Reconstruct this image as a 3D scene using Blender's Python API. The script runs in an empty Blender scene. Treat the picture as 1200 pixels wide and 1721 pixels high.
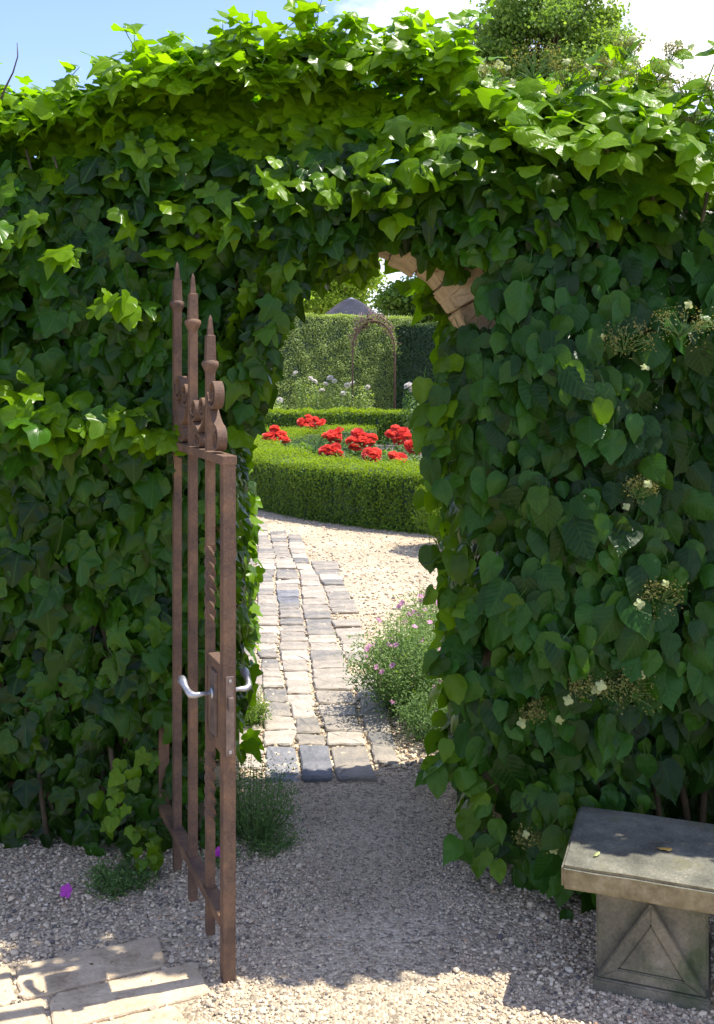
import bpy, bmesh, math
import numpy as np
from mathutils import Vector, Matrix

rng = np.random.default_rng(11)
SC = bpy.context.scene
COL = SC.collection
R = math.radians

# ------------------------------------------------------------------ camera
EYE = 1.70
F = 1673.0                      # focal length in pixels of the 1200x1721 photograph
HX, HY = 600.0, 615.0           # principal column and horizon row
cam_d = bpy.data.cameras.new("camera")
cam = bpy.data.objects.new("camera", cam_d)
COL.objects.link(cam)
cam.location = (0, 0, EYE)
cam.rotation_euler = (R(90), 0, 0)
cam_d.sensor_fit = 'VERTICAL'
cam_d.sensor_height = 36.0
cam_d.lens = 35.0
cam_d.shift_y = -(1721 / 2 - HY) / 1721
cam_d.clip_start = 0.05
cam_d.clip_end = 2000
SC.camera = cam
SC.render.resolution_x, SC.render.resolution_y = 714, 1024

# ------------------------------------------------------------------ light
SUN_EL = R(62)
SUN_AZ = math.atan2(0.955, 0.295)         # clockwise from +Y
to_sun = Vector((math.sin(SUN_AZ) * math.cos(SUN_EL), math.cos(SUN_AZ) * math.cos(SUN_EL), math.sin(SUN_EL)))
world = bpy.data.worlds.new("World")
SC.world = world
world.use_nodes = True
wn, wl = world.node_tree.nodes, world.node_tree.links
wn.clear()
w_out = wn.new('ShaderNodeOutputWorld')
w_bg = wn.new('ShaderNodeBackground')
w_bg.inputs['Strength'].default_value = 0.15
sky = wn.new('ShaderNodeTexSky')
sky.sky_type = 'NISHITA'
sky.sun_disc = False
sky.sun_elevation = SUN_EL
sky.sun_rotation = SUN_AZ
sky.altitude = 200
sky.air_density = 1.0
sky.dust_density = 0.6
sky.ozone_density = 3.0
# clouds: a noise of the view direction, everywhere in the sky
w_tc = wn.new('ShaderNodeTexCoord')
w_map = wn.new('ShaderNodeMapping')
w_map.inputs['Scale'].default_value = (1.0, 1.0, 2.2)
w_map.inputs['Location'].default_value = (-7.14, 3.28, 7.07)
w_noise = wn.new('ShaderNodeTexNoise')
w_noise.inputs['Scale'].default_value = 2.4
w_noise.inputs['Detail'].default_value = 7
w_noise.inputs['Roughness'].default_value = 0.55
w_ramp = wn.new('ShaderNodeValToRGB')
w_ramp.color_ramp.elements[0].position = 0.505
w_ramp.color_ramp.elements[1].position = 0.65
w_mix = wn.new('ShaderNodeMixRGB')
w_mix.inputs[2].default_value = (6.2, 5.8, 5.3, 1)
w_tint = wn.new('ShaderNodeMixRGB')          # the photograph's sky is a softer, more violet blue
w_tint.blend_type = 'MULTIPLY'
w_tint.inputs[0].default_value = 1.0
w_tint.inputs[2].default_value = (0.82, 0.76, 0.92, 1)
wl.new(w_tc.outputs['Generated'], w_map.inputs['Vector'])
wl.new(w_map.outputs['Vector'], w_noise.inputs['Vector'])
wl.new(w_noise.outputs['Fac'], w_ramp.inputs['Fac'])
wl.new(w_ramp.outputs['Color'], w_mix.inputs[0])
wl.new(sky.outputs['Color'], w_tint.inputs[1])
wl.new(w_tint.outputs[0], w_mix.inputs[1])
wl.new(w_mix.outputs[0], w_bg.inputs['Color'])
wl.new(w_bg.outputs[0], w_out.inputs['Surface'])

sun_d = bpy.data.lights.new("sun", 'SUN')
sun_d.energy = 3.7
sun_d.angle = R(0.53)
sun_d.color = (1.0, 0.93, 0.82)
sun = bpy.data.objects.new("sun", sun_d)
sun.rotation_euler = to_sun.to_track_quat('Z', 'Y').to_euler()
sun.location = (6, 4, 12)
COL.objects.link(sun)

vs = SC.view_settings
vs.view_transform = 'Standard'
vs.look = 'None'
vs.exposure = 1.32
vs.gamma = 1.0
vs.use_curve_mapping = False
SC.render.engine = 'CYCLES'
SC.cycles.use_denoising = True
try:
    SC.cycles.denoiser = 'OPENIMAGEDENOISE'
except Exception:
    pass
SC.cycles.max_bounces = 7
SC.cycles.transparent_max_bounces = 6
SC.cycles.sample_clamp_indirect = 6

# ------------------------------------------------------------------ helpers
def at(px, py, d):
    """world point seen at photo pixel (px, py) at distance d along +Y"""
    return np.array([(px - HX) / F * d, d, EYE - (py - HY) / F * d])

def gd(py):
    return F * EYE / (py - HY)

def tag(o, label=None, cat=None, group=None, kind=None):
    if label: o['label'] = label
    if cat: o['category'] = cat
    if group: o['group'] = group
    if kind: o['kind'] = kind
    return o

def empty(name, loc=(0, 0, 0), label=None, cat=None, group=None, kind=None):
    o = bpy.data.objects.new(name, None)
    o.location = loc
    o.empty_display_size = 0.1
    COL.objects.link(o)
    return tag(o, label, cat, group, kind)

def link(name, me, mat=None, parent=None):
    o = bpy.data.objects.new(name, me)
    if mat is not None and len(me.materials) == 0:
        me.materials.append(mat)
    COL.objects.link(o)
    if parent is not None:
        o.parent = parent
        o.matrix_parent_inverse = Matrix.Translation(-Vector(parent.location)) if parent.parent is None else Matrix.Identity(4)
        if parent.parent is not None:
            o.matrix_parent_inverse = Matrix.Identity(4)
    return o

def mesh(name, V, T=None, Q=None, smooth=True, attrs=None, uv=None):
    """V (n,3); T tri indices; Q quad indices; attrs {name: per-vertex floats}; uv per-vertex (n,2)"""
    V = np.asarray(V, dtype=np.float32)
    T = np.zeros((0, 3), np.int32) if T is None or len(T) == 0 else np.asarray(T, np.int32).reshape(-1, 3)
    Q = np.zeros((0, 4), np.int32) if Q is None or len(Q) == 0 else np.asarray(Q, np.int32).reshape(-1, 4)
    me = bpy.data.meshes.new(name)
    me.vertices.add(len(V))
    me.vertices.foreach_set('co', V.ravel())
    loops = np.concatenate([T.ravel(), Q.ravel()])
    starts = np.concatenate([np.arange(len(T)) * 3, len(T) * 3 + np.arange(len(Q)) * 4]).astype(np.int32)
    me.loops.add(len(loops))
    me.loops.foreach_set('vertex_index', loops)
    me.polygons.add(len(starts))
    me.polygons.foreach_set('loop_start', starts)
    try:
        me.polygons.foreach_set('loop_total', np.concatenate([np.full(len(T), 3), np.full(len(Q), 4)]).astype(np.int32))
    except Exception:
        pass
    me.polygons.foreach_set('use_smooth', np.full(len(starts), smooth))
    me.update(calc_edges=True)
    if attrs:
        for k, a in attrs.items():
            at_ = me.attributes.new(k, 'FLOAT', 'POINT')
            at_.data.foreach_set('value', np.asarray(a, np.float32))
    if uv is not None:
        l = me.uv_layers.new(name='leaf')
        l.data.foreach_set('uv', np.asarray(uv, np.float32)[loops].ravel())
    return me

class Geo:
    """collects vertices and faces of one mesh"""
    def __init__(s): s.V, s.T, s.Q, s.n = [], [], [], 0
    def add(s, V, T=(), Q=()):
        V = np.asarray(V, float)
        for t in T: s.T.append([i + s.n for i in t])
        for q in Q: s.Q.append([i + s.n for i in q])
        s.V.append(V); s.n += len(V)
    def mesh(s, name, smooth=False):
        return mesh(name, np.concatenate(s.V), s.T, s.Q, smooth)

def frame_of(d):
    d = np.asarray(d, float); d = d / (np.linalg.norm(d) + 1e-9)
    a = np.array([0, 0, 1.0]) if abs(d[2]) < 0.9 else np.array([1.0, 0, 0])
    u = np.cross(a, d); u /= np.linalg.norm(u)
    return u, np.cross(d, u)

def tube(geo, pts, r, k=6, cap=True):
    pts = np.asarray(pts, float)
    r = np.broadcast_to(np.asarray(r, float), (len(pts),))
    V = []
    u = v = None
    for i, p in enumerate(pts):
        d = pts[min(i + 1, len(pts) - 1)] - pts[max(i - 1, 0)]
        if u is None:
            u, v = frame_of(d)
        else:
            d = d / (np.linalg.norm(d) + 1e-9)
            u = u - d * np.dot(u, d); u /= (np.linalg.norm(u) + 1e-9)
            v = np.cross(d, u)
        for j in range(k):
            a = 2 * math.pi * j / k
            V.append(p + r[i] * (math.cos(a) * u + math.sin(a) * v))
    Q = []
    for i in range(len(pts) - 1):
        for j in range(k):
            a, b = i * k + j, i * k + (j + 1) % k
            Q.append([a, b, b + k, a + k])
    T = []
    if cap:
        n = len(V)
        V += [pts[0], pts[-1]]
        m = (len(pts) - 1) * k
        for j in range(k):
            T.append([n, (j + 1) % k, j])
            T.append([n + 1, m + j, m + (j + 1) % k])
    geo.add(V, T, Q)

def bev_box(name, size, bev, mat, parent=None, M=None, seg=2, rough=0.0):
    bm = bmesh.new()
    bmesh.ops.create_cube(bm, size=1.0)
    bmesh.ops.scale(bm, vec=size, verts=bm.verts)
    if rough:
        for v in bm.verts:
            v.co += Vector(rng.normal(0, rough, 3))
    if bev:
        bmesh.ops.bevel(bm, geom=bm.edges[:], offset=bev, segments=seg, profile=0.6, affect='EDGES')
    if M is not None:
        bmesh.ops.transform(bm, matrix=M, verts=bm.verts)
    me = bpy.data.meshes.new(name)
    bm.to_mesh(me); bm.free()
    return link(name, me, mat, parent)

def snoise(*cs, seed=0, octaves=3):
    """cheap smooth noise from sines, about -1..1"""
    g = np.random.default_rng(seed)
    out = 0.0
    amp, tot = 1.0, 0.0
    for o in range(octaves):
        for k in range(3):
            w = g.normal(0, 1, len(cs)) * (2.0 ** o)
            ph = g.uniform(0, 6.28)
            out = out + amp * np.sin(sum(c * wi for c, wi in zip(cs, w)) + ph)
        tot += amp * 1.6
        amp *= 0.55
    return out / tot

def smooth(a, b, x):
    t = np.clip((x - a) / (b - a), 0, 1)
    return t * t * (3 - 2 * t)

def norm(a):
    return a / (np.linalg.norm(a, axis=-1, keepdims=True) + 1e-9)

# ------------------------------------------------------------------ materials
def new_mat(name):
    m = bpy.data.materials.new(name)
    m.use_nodes = True
    nt = m.node_tree
    b = nt.nodes['Principled BSDF']
    return m, nt, b

def N(nt, typ, **kw):
    n = nt.nodes.new(typ)
    for k, v in kw.items():
        if k in n.inputs: n.inputs[k].default_value = v
        else: setattr(n, k, v)
    return n

def ramp(nt, stops):
    n = nt.nodes.new('ShaderNodeValToRGB')
    e = n.color_ramp.elements
    while len(e) < len(stops): e.new(0.5)
    for i, (p, c) in enumerate(stops):
        e[i].position = p
        e[i].color = (c[0], c[1], c[2], 1)
    return n

def stone_mat(name, stops, scale=6.0, bump=0.4, bscale=60.0, rough=0.9, per_object=0.0, coords='Object', moss=None):
    m, nt, b = new_mat(name)
    tc = N(nt, 'ShaderNodeTexCoord')
    n1 = N(nt, 'ShaderNodeTexNoise', Scale=scale, Detail=8.0, Roughness=0.65)
    n2 = N(nt, 'ShaderNodeTexNoise', Scale=bscale, Detail=6.0, Roughness=0.7)
    nt.links.new(tc.outputs[coords], n1.inputs['Vector'])
    nt.links.new(tc.outputs[coords], n2.inputs['Vector'])
    rp = ramp(nt, stops)
    mixn = N(nt, 'ShaderNodeMath', operation='ADD')
    sc_ = N(nt, 'ShaderNodeMath', operation='MULTIPLY_ADD')
    nt.links.new(n2.outputs['Fac'], sc_.inputs[0]); sc_.inputs[1].default_value = 0.5; sc_.inputs[2].default_value = -0.25
    nt.links.new(n1.outputs['Fac'], mixn.inputs[0]); nt.links.new(sc_.outputs[0], mixn.inputs[1])
    src = mixn.outputs[0]
    if per_object:
        oi = N(nt, 'ShaderNodeObjectInfo')
        ma = N(nt, 'ShaderNodeMath', operation='MULTIPLY_ADD')
        nt.links.new(oi.outputs['Random'], ma.inputs[0]); ma.inputs[1].default_value = per_object; ma.inputs[2].default_value = -per_object / 2
        ad = N(nt, 'ShaderNodeMath', operation='ADD')
        nt.links.new(src, ad.inputs[0]); nt.links.new(ma.outputs[0], ad.inputs[1])
        src = ad.outputs[0]
    nt.links.new(src, rp.inputs['Fac'])
    col = rp.outputs['Color']
    if moss:
        n3 = N(nt, 'ShaderNodeTexNoise', Scale=moss[1], Detail=6.0, Roughness=0.7)
        nt.links.new(tc.outputs[coords], n3.inputs['Vector'])
        r3 = ramp(nt, [(moss[2], (0, 0, 0)), (moss[2] + 0.18, (1, 1, 1))])
        nt.links.new(n3.outputs['Fac'], r3.inputs['Fac'])
        mx = N(nt, 'ShaderNodeMixRGB')
        nt.links.new(r3.outputs['Color'], mx.inputs[0]); nt.links.new(col, mx.inputs[1])
        mx.inputs[2].default_value = (*moss[0], 1)
        col = mx.outputs[0]
    nt.links.new(col, b.inputs['Base Color'])
    b.inputs['Roughness'].default_value = rough
    b.inputs['Specular IOR Level'].default_value = 0.3
    bp = N(nt, 'ShaderNodeBump', Strength=bump, Distance=0.01)
    nt.links.new(mixn.outputs[0], bp.inputs['Height'])
    nt.links.new(bp.outputs['Normal'], b.inputs['Normal'])
    return m

def leaf_mat(name, dark, light, young_lit, trans, tfac=0.3, rough=0.4, veins=None, spec=0.5, tyoung_lit=0.22):
    """leaf blade: colour by the leaf's own tone, age and coloured-in sunlight, light shining through"""
    m, nt, b = new_mat(name)
    out = nt.nodes['Material Output']
    a1 = N(nt, 'ShaderNodeAttribute', attribute_name='tone')
    a2 = N(nt, 'ShaderNodeAttribute', attribute_name='young_lit')
    r1 = N(nt, 'ShaderNodeMixRGB'); r1.inputs[1].default_value = (*dark, 1); r1.inputs[2].default_value = (*light, 1)
    nt.links.new(a1.outputs['Fac'], r1.inputs[0])
    r2 = N(nt, 'ShaderNodeMixRGB'); r2.inputs[2].default_value = (*young_lit, 1)
    nt.links.new(a2.outputs['Fac'], r2.inputs[0]); nt.links.new(r1.outputs[0], r2.inputs[1])
    col = r2.outputs[0]
    if veins:
        uv = N(nt, 'ShaderNodeUVMap')
        sx = N(nt, 'ShaderNodeSeparateXYZ')
        nt.links.new(uv.outputs['UV'], sx.inputs[0])
        ab = N(nt, 'ShaderNodeMath', operation='ABSOLUTE'); nt.links.new(sx.outputs['X'], ab.inputs[0])
        if veins == 'palmate':
            def line(cx, cy):
                m1 = N(nt, 'ShaderNodeMath', operation='MULTIPLY'); nt.links.new(ab.outputs[0], m1.inputs[0]); m1.inputs[1].default_value = cy
                m2 = N(nt, 'ShaderNodeMath', operation='MULTIPLY_ADD'); nt.links.new(sx.outputs['Y'], m2.inputs[0]); m2.inputs[1].default_value = -cx
                nt.links.new(m1.outputs[0], m2.inputs[2])
                a_ = N(nt, 'ShaderNodeMath', operation='ABSOLUTE'); nt.links.new(m2.outputs[0], a_.inputs[0])
                return a_.outputs[0]
            l1, l2 = line(0.82, 0.57), line(0.98, -0.1)
            mn = N(nt, 'ShaderNodeMath', operation='MINIMUM'); nt.links.new(l1, mn.inputs[0]); nt.links.new(l2, mn.inputs[1])
            side = mn.outputs[0]
        else:
            m1 = N(nt, 'ShaderNodeMath', operation='MULTIPLY_ADD'); nt.links.new(ab.outputs[0], m1.inputs[0]); m1.inputs[1].default_value = -0.8
            nt.links.new(sx.outputs['Y'], m1.inputs[2])
            m2 = N(nt, 'ShaderNodeMath', operation='PINGPONG'); nt.links.new(m1.outputs[0], m2.inputs[0]); m2.inputs[1].default_value = 0.075
            side = m2.outputs[0]
        mn2 = N(nt, 'ShaderNodeMath', operation='MINIMUM'); nt.links.new(side, mn2.inputs[0]); nt.links.new(ab.outputs[0], mn2.inputs[1])
        vr = ramp(nt, [(0.0, (1, 1, 1)), (0.022, (0, 0, 0))])
        nt.links.new(mn2.outputs[0], vr.inputs['Fac'])
        vm = N(nt, 'ShaderNodeMath', operation='MULTIPLY'); nt.links.new(vr.outputs['Color'], vm.inputs[0]); vm.inputs[1].default_value = 0.50 if veins == 'palmate' else 0.28
        r3 = N(nt, 'ShaderNodeMixRGB')
        nt.links.new(vm.outputs[0], r3.inputs[0]); nt.links.new(col, r3.inputs[1])
        r3.inputs[2].default_value = (light[0] * 1.7 + 0.02, light[1] * 1.5 + 0.03, light[2] * 1.6 + 0.01, 1)
        col = r3.outputs[0]
        bp = N(nt, 'ShaderNodeBump', Strength=0.25, Distance=0.004)
        nt.links.new(vr.outputs['Color'], bp.inputs['Height'])
        nt.links.new(bp.outputs['Normal'], b.inputs['Normal'])
    tc = N(nt, 'ShaderNodeTexCoord')
    nz = N(nt, 'ShaderNodeTexNoise', Scale=35.0, Detail=3.0)
    nt.links.new(tc.outputs['Object'], nz.inputs['Vector'])
    hs = N(nt, 'ShaderNodeHueSaturation', Hue=0.5, Saturation=1.0)
    mv = N(nt, 'ShaderNodeMath', operation='MULTIPLY_ADD'); nt.links.new(nz.outputs['Fac'], mv.inputs[0]); mv.inputs[1].default_value = 0.7; mv.inputs[2].default_value = 0.65
    nt.links.new(mv.outputs[0], hs.inputs['Value']); nt.links.new(col, hs.inputs['Color'])
    nt.links.new(hs.outputs[0], b.inputs['Base Color'])
    b.inputs['Roughness'].default_value = rough
    b.inputs['Specular IOR Level'].default_value = spec
    if tfac > 0:
        t = N(nt, 'ShaderNodeBsdfTranslucent')
        tm = N(nt, 'ShaderNodeMixRGB'); tm.inputs[1].default_value = (*trans, 1); tm.inputs[2].default_value = (trans[0] * 1.5 + 0.03, trans[1] * 1.35, trans[2], 1)
        nt.links.new(a2.outputs['Fac'], tm.inputs[0])
        nt.links.new(tm.outputs[0], t.inputs['Color'])
        mx = N(nt, 'ShaderNodeMixShader')
        tf = N(nt, 'ShaderNodeMath', operation='MULTIPLY_ADD'); nt.links.new(a2.outputs['Fac'], tf.inputs[0]); tf.inputs[1].default_value = tyoung_lit; tf.inputs[2].default_value = tfac
        nt.links.new(tf.outputs[0], mx.inputs[0])
        nt.links.new(b.outputs[0], mx.inputs[1]); nt.links.new(t.outputs[0], mx.inputs[2])
        nt.links.new(mx.outputs[0], out.inputs['Surface'])
    return m

def plain_mat(name, col, rough=0.6, metal=0.0, var=0.3, scale=20.0, bump=0.0, spec=0.5):
    m, nt, b = new_mat(name)
    tc = N(nt, 'ShaderNodeTexCoord')
    n1 = N(nt, 'ShaderNodeTexNoise', Scale=scale, Detail=6.0, Roughness=0.65)
    nt.links.new(tc.outputs['Object'], n1.inputs['Vector'])
    c = np.array(col)
    rp = ramp(nt, [(0.3, c * (1 - var)), (0.7, np.minimum(c * (1 + var), 0.95))])
    nt.links.new(n1.outputs['Fac'], rp.inputs['Fac'])
    nt.links.new(rp.outputs['Color'], b.inputs['Base Color'])
    b.inputs['Roughness'].default_value = rough
    b.inputs['Metallic'].default_value = metal
    b.inputs['Specular IOR Level'].default_value = spec
    if bump:
        bp = N(nt, 'ShaderNodeBump', Strength=bump, Distance=0.003)
        nt.links.new(n1.outputs['Fac'], bp.inputs['Height'])
        nt.links.new(bp.outputs['Normal'], b.inputs['Normal'])
    return m

M = {}
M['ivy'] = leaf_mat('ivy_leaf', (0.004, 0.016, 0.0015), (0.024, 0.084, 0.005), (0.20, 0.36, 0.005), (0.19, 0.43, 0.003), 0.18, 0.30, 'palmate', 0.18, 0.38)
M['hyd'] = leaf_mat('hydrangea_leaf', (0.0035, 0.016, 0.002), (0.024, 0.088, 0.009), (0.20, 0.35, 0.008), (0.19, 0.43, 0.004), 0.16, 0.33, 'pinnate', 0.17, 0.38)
M['box'] = leaf_mat('box_leaf', (0.040, 0.095, 0.012), (0.095, 0.19, 0.016), (0.22, 0.32, 0.010), (0.20, 0.34, 0.006), 0.25, 0.6, None, 0.2)
M['privet'] = leaf_mat('privet_leaf', (0.10, 0.17, 0.030), (0.22, 0.32, 0.075), (0.33, 0.42, 0.11), (0.26, 0.40, 0.04), 0.3, 0.5)
M['shaded_hedge'] = leaf_mat('shaded_hedge_leaf', (0.015, 0.045, 0.015), (0.035, 0.085, 0.022), (0.07, 0.13, 0.03), (0.05, 0.12, 0.01), 0.15, 0.55)  # shade of the right tall hedge put into its leaf colour; also hedge cores
M['fern'] = leaf_mat('feathery_leaf', (0.04, 0.10, 0.02), (0.11, 0.21, 0.045), (0.22, 0.34, 0.08), (0.20, 0.36, 0.04), 0.3, 0.6)
M['tree'] = leaf_mat('tree_leaf', (0.055, 0.12, 0.020), (0.15, 0.26, 0.05), (0.27, 0.40, 0.06), (0.26, 0.44, 0.04), 0.42, 0.6)
M['conifer'] = leaf_mat('conifer_leaf', (0.02, 0.045, 0.04), (0.05, 0.08, 0.07), (0.07, 0.10, 0.08), (0.05, 0.09, 0.04), 0.15, 0.6)
M['bush'] = leaf_mat('bush_leaf', (0.03, 0.085, 0.02), (0.08, 0.17, 0.03), (0.14, 0.24, 0.03), (0.12, 0.27, 0.02), 0.28, 0.5)
M['bark'] = stone_mat('bark', [(0.3, (0.05, 0.035, 0.025)), (0.7, (0.16, 0.12, 0.09))], 8, 0.8, 40)
M['stem'] = plain_mat('vine_stem', (0.07, 0.055, 0.03), 0.8, var=0.4)
M['canes'] = plain_mat('rose_canes', (0.24, 0.15, 0.12), 0.8, var=0.4)
M['greenstem'] = plain_mat('green_stem', (0.10, 0.20, 0.05), 0.6)
M['rust'] = stone_mat('rusty_iron', [(0.25, (0.060, 0.040, 0.030)), (0.42, (0.105, 0.066, 0.045)), (0.58, (0.150, 0.090, 0.055)), (0.70, (0.205, 0.118, 0.062)), (0.8, (0.13, 0.085, 0.062))], 11, 0.4, 120, 0.75)
M['alu'] = plain_mat('worn_aluminium', (0.40, 0.41, 0.43), 0.42, 0.8, 0.30, 60, 0.3)
M['lockmetal'] = plain_mat('dull_steel', (0.16, 0.12, 0.10), 0.5, 0.4, 0.4, 40)
M['arch'] = stone_mat('arch_sandstone', [(0.25, (0.22, 0.155, 0.085)), (0.5, (0.45, 0.34, 0.20)), (0.75, (0.58, 0.47, 0.30))], 9, 0.8, 70, 0.92, 0.25)
M['mortar'] = stone_mat('lime_mortar', [(0.3, (0.16, 0.125, 0.085)), (0.7, (0.30, 0.25, 0.18))], 12, 0.6, 90, 0.95)
M['wall'] = stone_mat('wall_sandstone', [(0.25, (0.12, 0.075, 0.045)), (0.5, (0.24, 0.15, 0.09)), (0.75, (0.33, 0.23, 0.14))], 5, 0.8, 50, 0.95)
M['bench'] = stone_mat('bench_stone', [(0.22, (0.055, 0.055, 0.040)), (0.45, (0.14, 0.130, 0.090)), (0.62, (0.22, 0.195, 0.135)), (0.85, (0.34, 0.31, 0.23))], 7, 0.55, 120, 0.93, 0, 'Object', ((0.075, 0.095, 0.045), 5.0, 0.50))
M['bench_top'] = stone_mat('bench_slab_stone', [(0.25, (0.040, 0.040, 0.030)), (0.43, (0.105, 0.105, 0.080)), (0.60, (0.17, 0.165, 0.125)), (0.78, (0.32, 0.30, 0.23))], 7, 0.6, 140, 0.93, 0, 'Object', ((0.13, 0.13, 0.055), 6.0, 0.55))
def slab_sides(m):
    nt = m.node_tree; b = nt.nodes['Principled BSDF']
    src = b.inputs['Base Color'].links[0].from_socket
    ge = N(nt, 'ShaderNodeTexCoord'); sp = N(nt, 'ShaderNodeSeparateXYZ'); nt.links.new(ge.outputs['Normal'], sp.inputs[0])
    nz = N(nt, 'ShaderNodeTexNoise', Scale=22.0, Detail=6.0, Roughness=0.7); nt.links.new(ge.outputs['Object'], nz.inputs['Vector'])
    rp = ramp(nt, [(0.3, (0.13, 0.105, 0.050)), (0.55, (0.25, 0.21, 0.115)), (0.75, (0.36, 0.33, 0.22))]); nt.links.new(nz.outputs['Fac'], rp.inputs['Fac'])
    ab = ramp(nt, [(0.3, (1, 1, 1)), (0.7, (0, 0, 0))]); nt.links.new(sp.outputs['Z'], ab.inputs['Fac'])
    mx = N(nt, 'ShaderNodeMixRGB'); nt.links.new(ab.outputs['Color'], mx.inputs[0]); nt.links.new(src, mx.inputs[1]); nt.links.new(rp.outputs['Color'], mx.inputs[2])
    nt.links.new(mx.outputs[0], b.inputs['Base Color'])
slab_sides(M['bench_top'])
M['paver'] = stone_mat('paving_stone', [(0.20, (0.15, 0.148, 0.14)), (0.40, (0.25, 0.225, 0.185)), (0.58, (0.33, 0.29, 0.23)), (0.8, (0.42, 0.375, 0.31))], 7, 0.8, 70, 0.88, 0.5)
M['flag'] = stone_mat('sandstone_flag', [(0.25, (0.30, 0.225, 0.14)), (0.45, (0.52, 0.41, 0.27)), (0.62, (0.63, 0.51, 0.34)), (0.8, (0.68, 0.58, 0.42))], 9, 0.9, 80, 0.92, 0.15)
M['slate'] = stone_mat('shaded_and_blue_stone', [(0.25, (0.10, 0.105, 0.115)), (0.5, (0.17, 0.172, 0.18)), (0.8, (0.28, 0.275, 0.27))], 8, 0.5, 70, 0.8, 0.15)  # front row's shade put into a bluish stone colour; one stone truly blue
M['roof'] = stone_mat('slate_roof', [(0.3, (0.17, 0.17, 0.19)), (0.7, (0.30, 0.30, 0.33))], 4, 0.3, 25, 0.7)
M['plaster'] = plain_mat('pavilion_plaster', (0.55, 0.52, 0.45), 0.9)
M['red'] = leaf_mat('red_petal', (0.50, 0.018, 0.022), (0.76, 0.055, 0.055), (0.85, 0.22, 0.16), (0.85, 0.12, 0.09), 0.3, 0.55)
M['white'] = leaf_mat('white_petal', (0.62, 0.62, 0.58), (0.78, 0.77, 0.74), (0.8, 0.72, 0.72), (0.7, 0.7, 0.66), 0.25, 0.6)
M['pink'] = leaf_mat('pink_petal', (0.42, 0.16, 0.36), (0.58, 0.30, 0.50), (0.66, 0.40, 0.52), (0.6, 0.3, 0.5), 0.3, 0.6)
M['magenta'] = leaf_mat('magenta_petal', (0.50, 0.03, 0.42), (0.62, 0.06, 0.52), (0.6, 0.1, 0.6), (0.6, 0.1, 0.5), 0.3, 0.6)
M['floret'] = leaf_mat('pale_floret', (0.30, 0.36, 0.11), (0.42, 0.48, 0.19), (0.52, 0.55, 0.28), (0.5, 0.6, 0.25), 0.3, 0.6)
M['seed'] = leaf_mat('flower_head', (0.10, 0.10, 0.025), (0.20, 0.20, 0.05), (0.26, 0.28, 0.07), (0.2, 0.2, 0.04), 0.2, 0.8)
M['dryleaf'] = leaf_mat('dry_leaf', (0.30, 0.17, 0.03), (0.42, 0.28, 0.06), (0.45, 0.32, 0.1), (0.4, 0.25, 0.05), 0.2, 0.6)

M['litter'] = leaf_mat('leaf_litter', (0.06, 0.04, 0.02), (0.16, 0.10, 0.04), (0.22, 0.20, 0.06), (0.2, 0.12, 0.04), 0.1, 0.8)

def pebble_mat():
    m, nt, b = new_mat('gravel_stone')
    a1 = N(nt, 'ShaderNodeAttribute', attribute_name='tone')
    tc = N(nt, 'ShaderNodeTexCoord')
    nz = N(nt, 'ShaderNodeTexNoise', Scale=160.0, Detail=4.0, Roughness=0.7)
    nt.links.new(tc.outputs['Object'], nz.inputs['Vector'])
    ad = N(nt, 'ShaderNodeMath', operation='MULTIPLY_ADD'); nt.links.new(nz.outputs['Fac'], ad.inputs[0]); ad.inputs[1].default_value = 0.3; 
    nt.links.new(a1.outputs['Fac'], ad.inputs[2])
    sb = N(nt, 'ShaderNodeMath', operation='SUBTRACT'); nt.links.new(ad.outputs[0], sb.inputs[0]); sb.inputs[1].default_value = 0.15
    rp = ramp(nt, [(0.0, (0.12, 0.11, 0.10)), (0.2, (0.31, 0.265, 0.195)), (0.45, (0.55, 0.455, 0.32)), (0.7, (0.68, 0.555, 0.375)), (0.88, (0.76, 0.67, 0.50)), (1.0, (0.44, 0.29, 0.17))])
    nt.links.new(sb.outputs[0], rp.inputs['Fac'])
    nt.links.new(rp.outputs['Color'], b.inputs['Base Color'])
    b.inputs['Roughness'].default_value = 0.8
    b.inputs['Specular IOR Level'].default_value = 0.35
    return m
M['pebble'] = pebble_mat()

def ground_mat():
    m, nt, b = new_mat('gravel_ground')
    tc = N(nt, 'ShaderNodeTexCoord')
    vo = N(nt, 'ShaderNodeTexVoronoi', Scale=95.0)
    nt.links.new(tc.outputs['Object'], vo.inputs['Vector'])
    sep = N(nt, 'ShaderNodeSeparateColor'); nt.links.new(vo.outputs['Color'], sep.inputs[0])
    rp = ramp(nt, [(0.0, (0.24, 0.20, 0.145)), (0.3, (0.45, 0.375, 0.265)), (0.65, (0.59, 0.485, 0.34)), (1.0, (0.69, 0.59, 0.43))])
    nt.links.new(sep.outputs[0], rp.inputs['Fac'])
    n2 = N(nt, 'ShaderNodeTexNoise', Scale=1.3, Detail=9.0, Roughness=0.7)
    nt.links.new(tc.outputs['Object'], n2.inputs['Vector'])
    r2 = ramp(nt, [(0.30, (0.62, 0.58, 0.54)), (0.62, (1.0, 1.0, 1.0))])
    nt.links.new(n2.outputs['Fac'], r2.inputs['Fac'])
    mx = N(nt, 'ShaderNodeMixRGB', blend_type='MULTIPLY'); mx.inputs[0].default_value = 1.0
    nt.links.new(rp.outputs['Color'], mx.inputs[1]); nt.links.new(r2.outputs['Color'], mx.inputs[2])
    nt.links.new(mx.outputs[0], b.inputs['Base Color'])
    b.inputs['Roughness'].default_value = 0.95
    b.inputs['Specular IOR Level'].default_value = 0.2
    bp = N(nt, 'ShaderNodeBump', Strength=0.9, Distance=0.008)
    nt.links.new(vo.outputs['Distance'], bp.inputs['Height']); bp.invert = True
    nt.links.new(bp.outputs['Normal'], b.inputs['Normal'])
    return m
M['ground'] = ground_mat()
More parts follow.
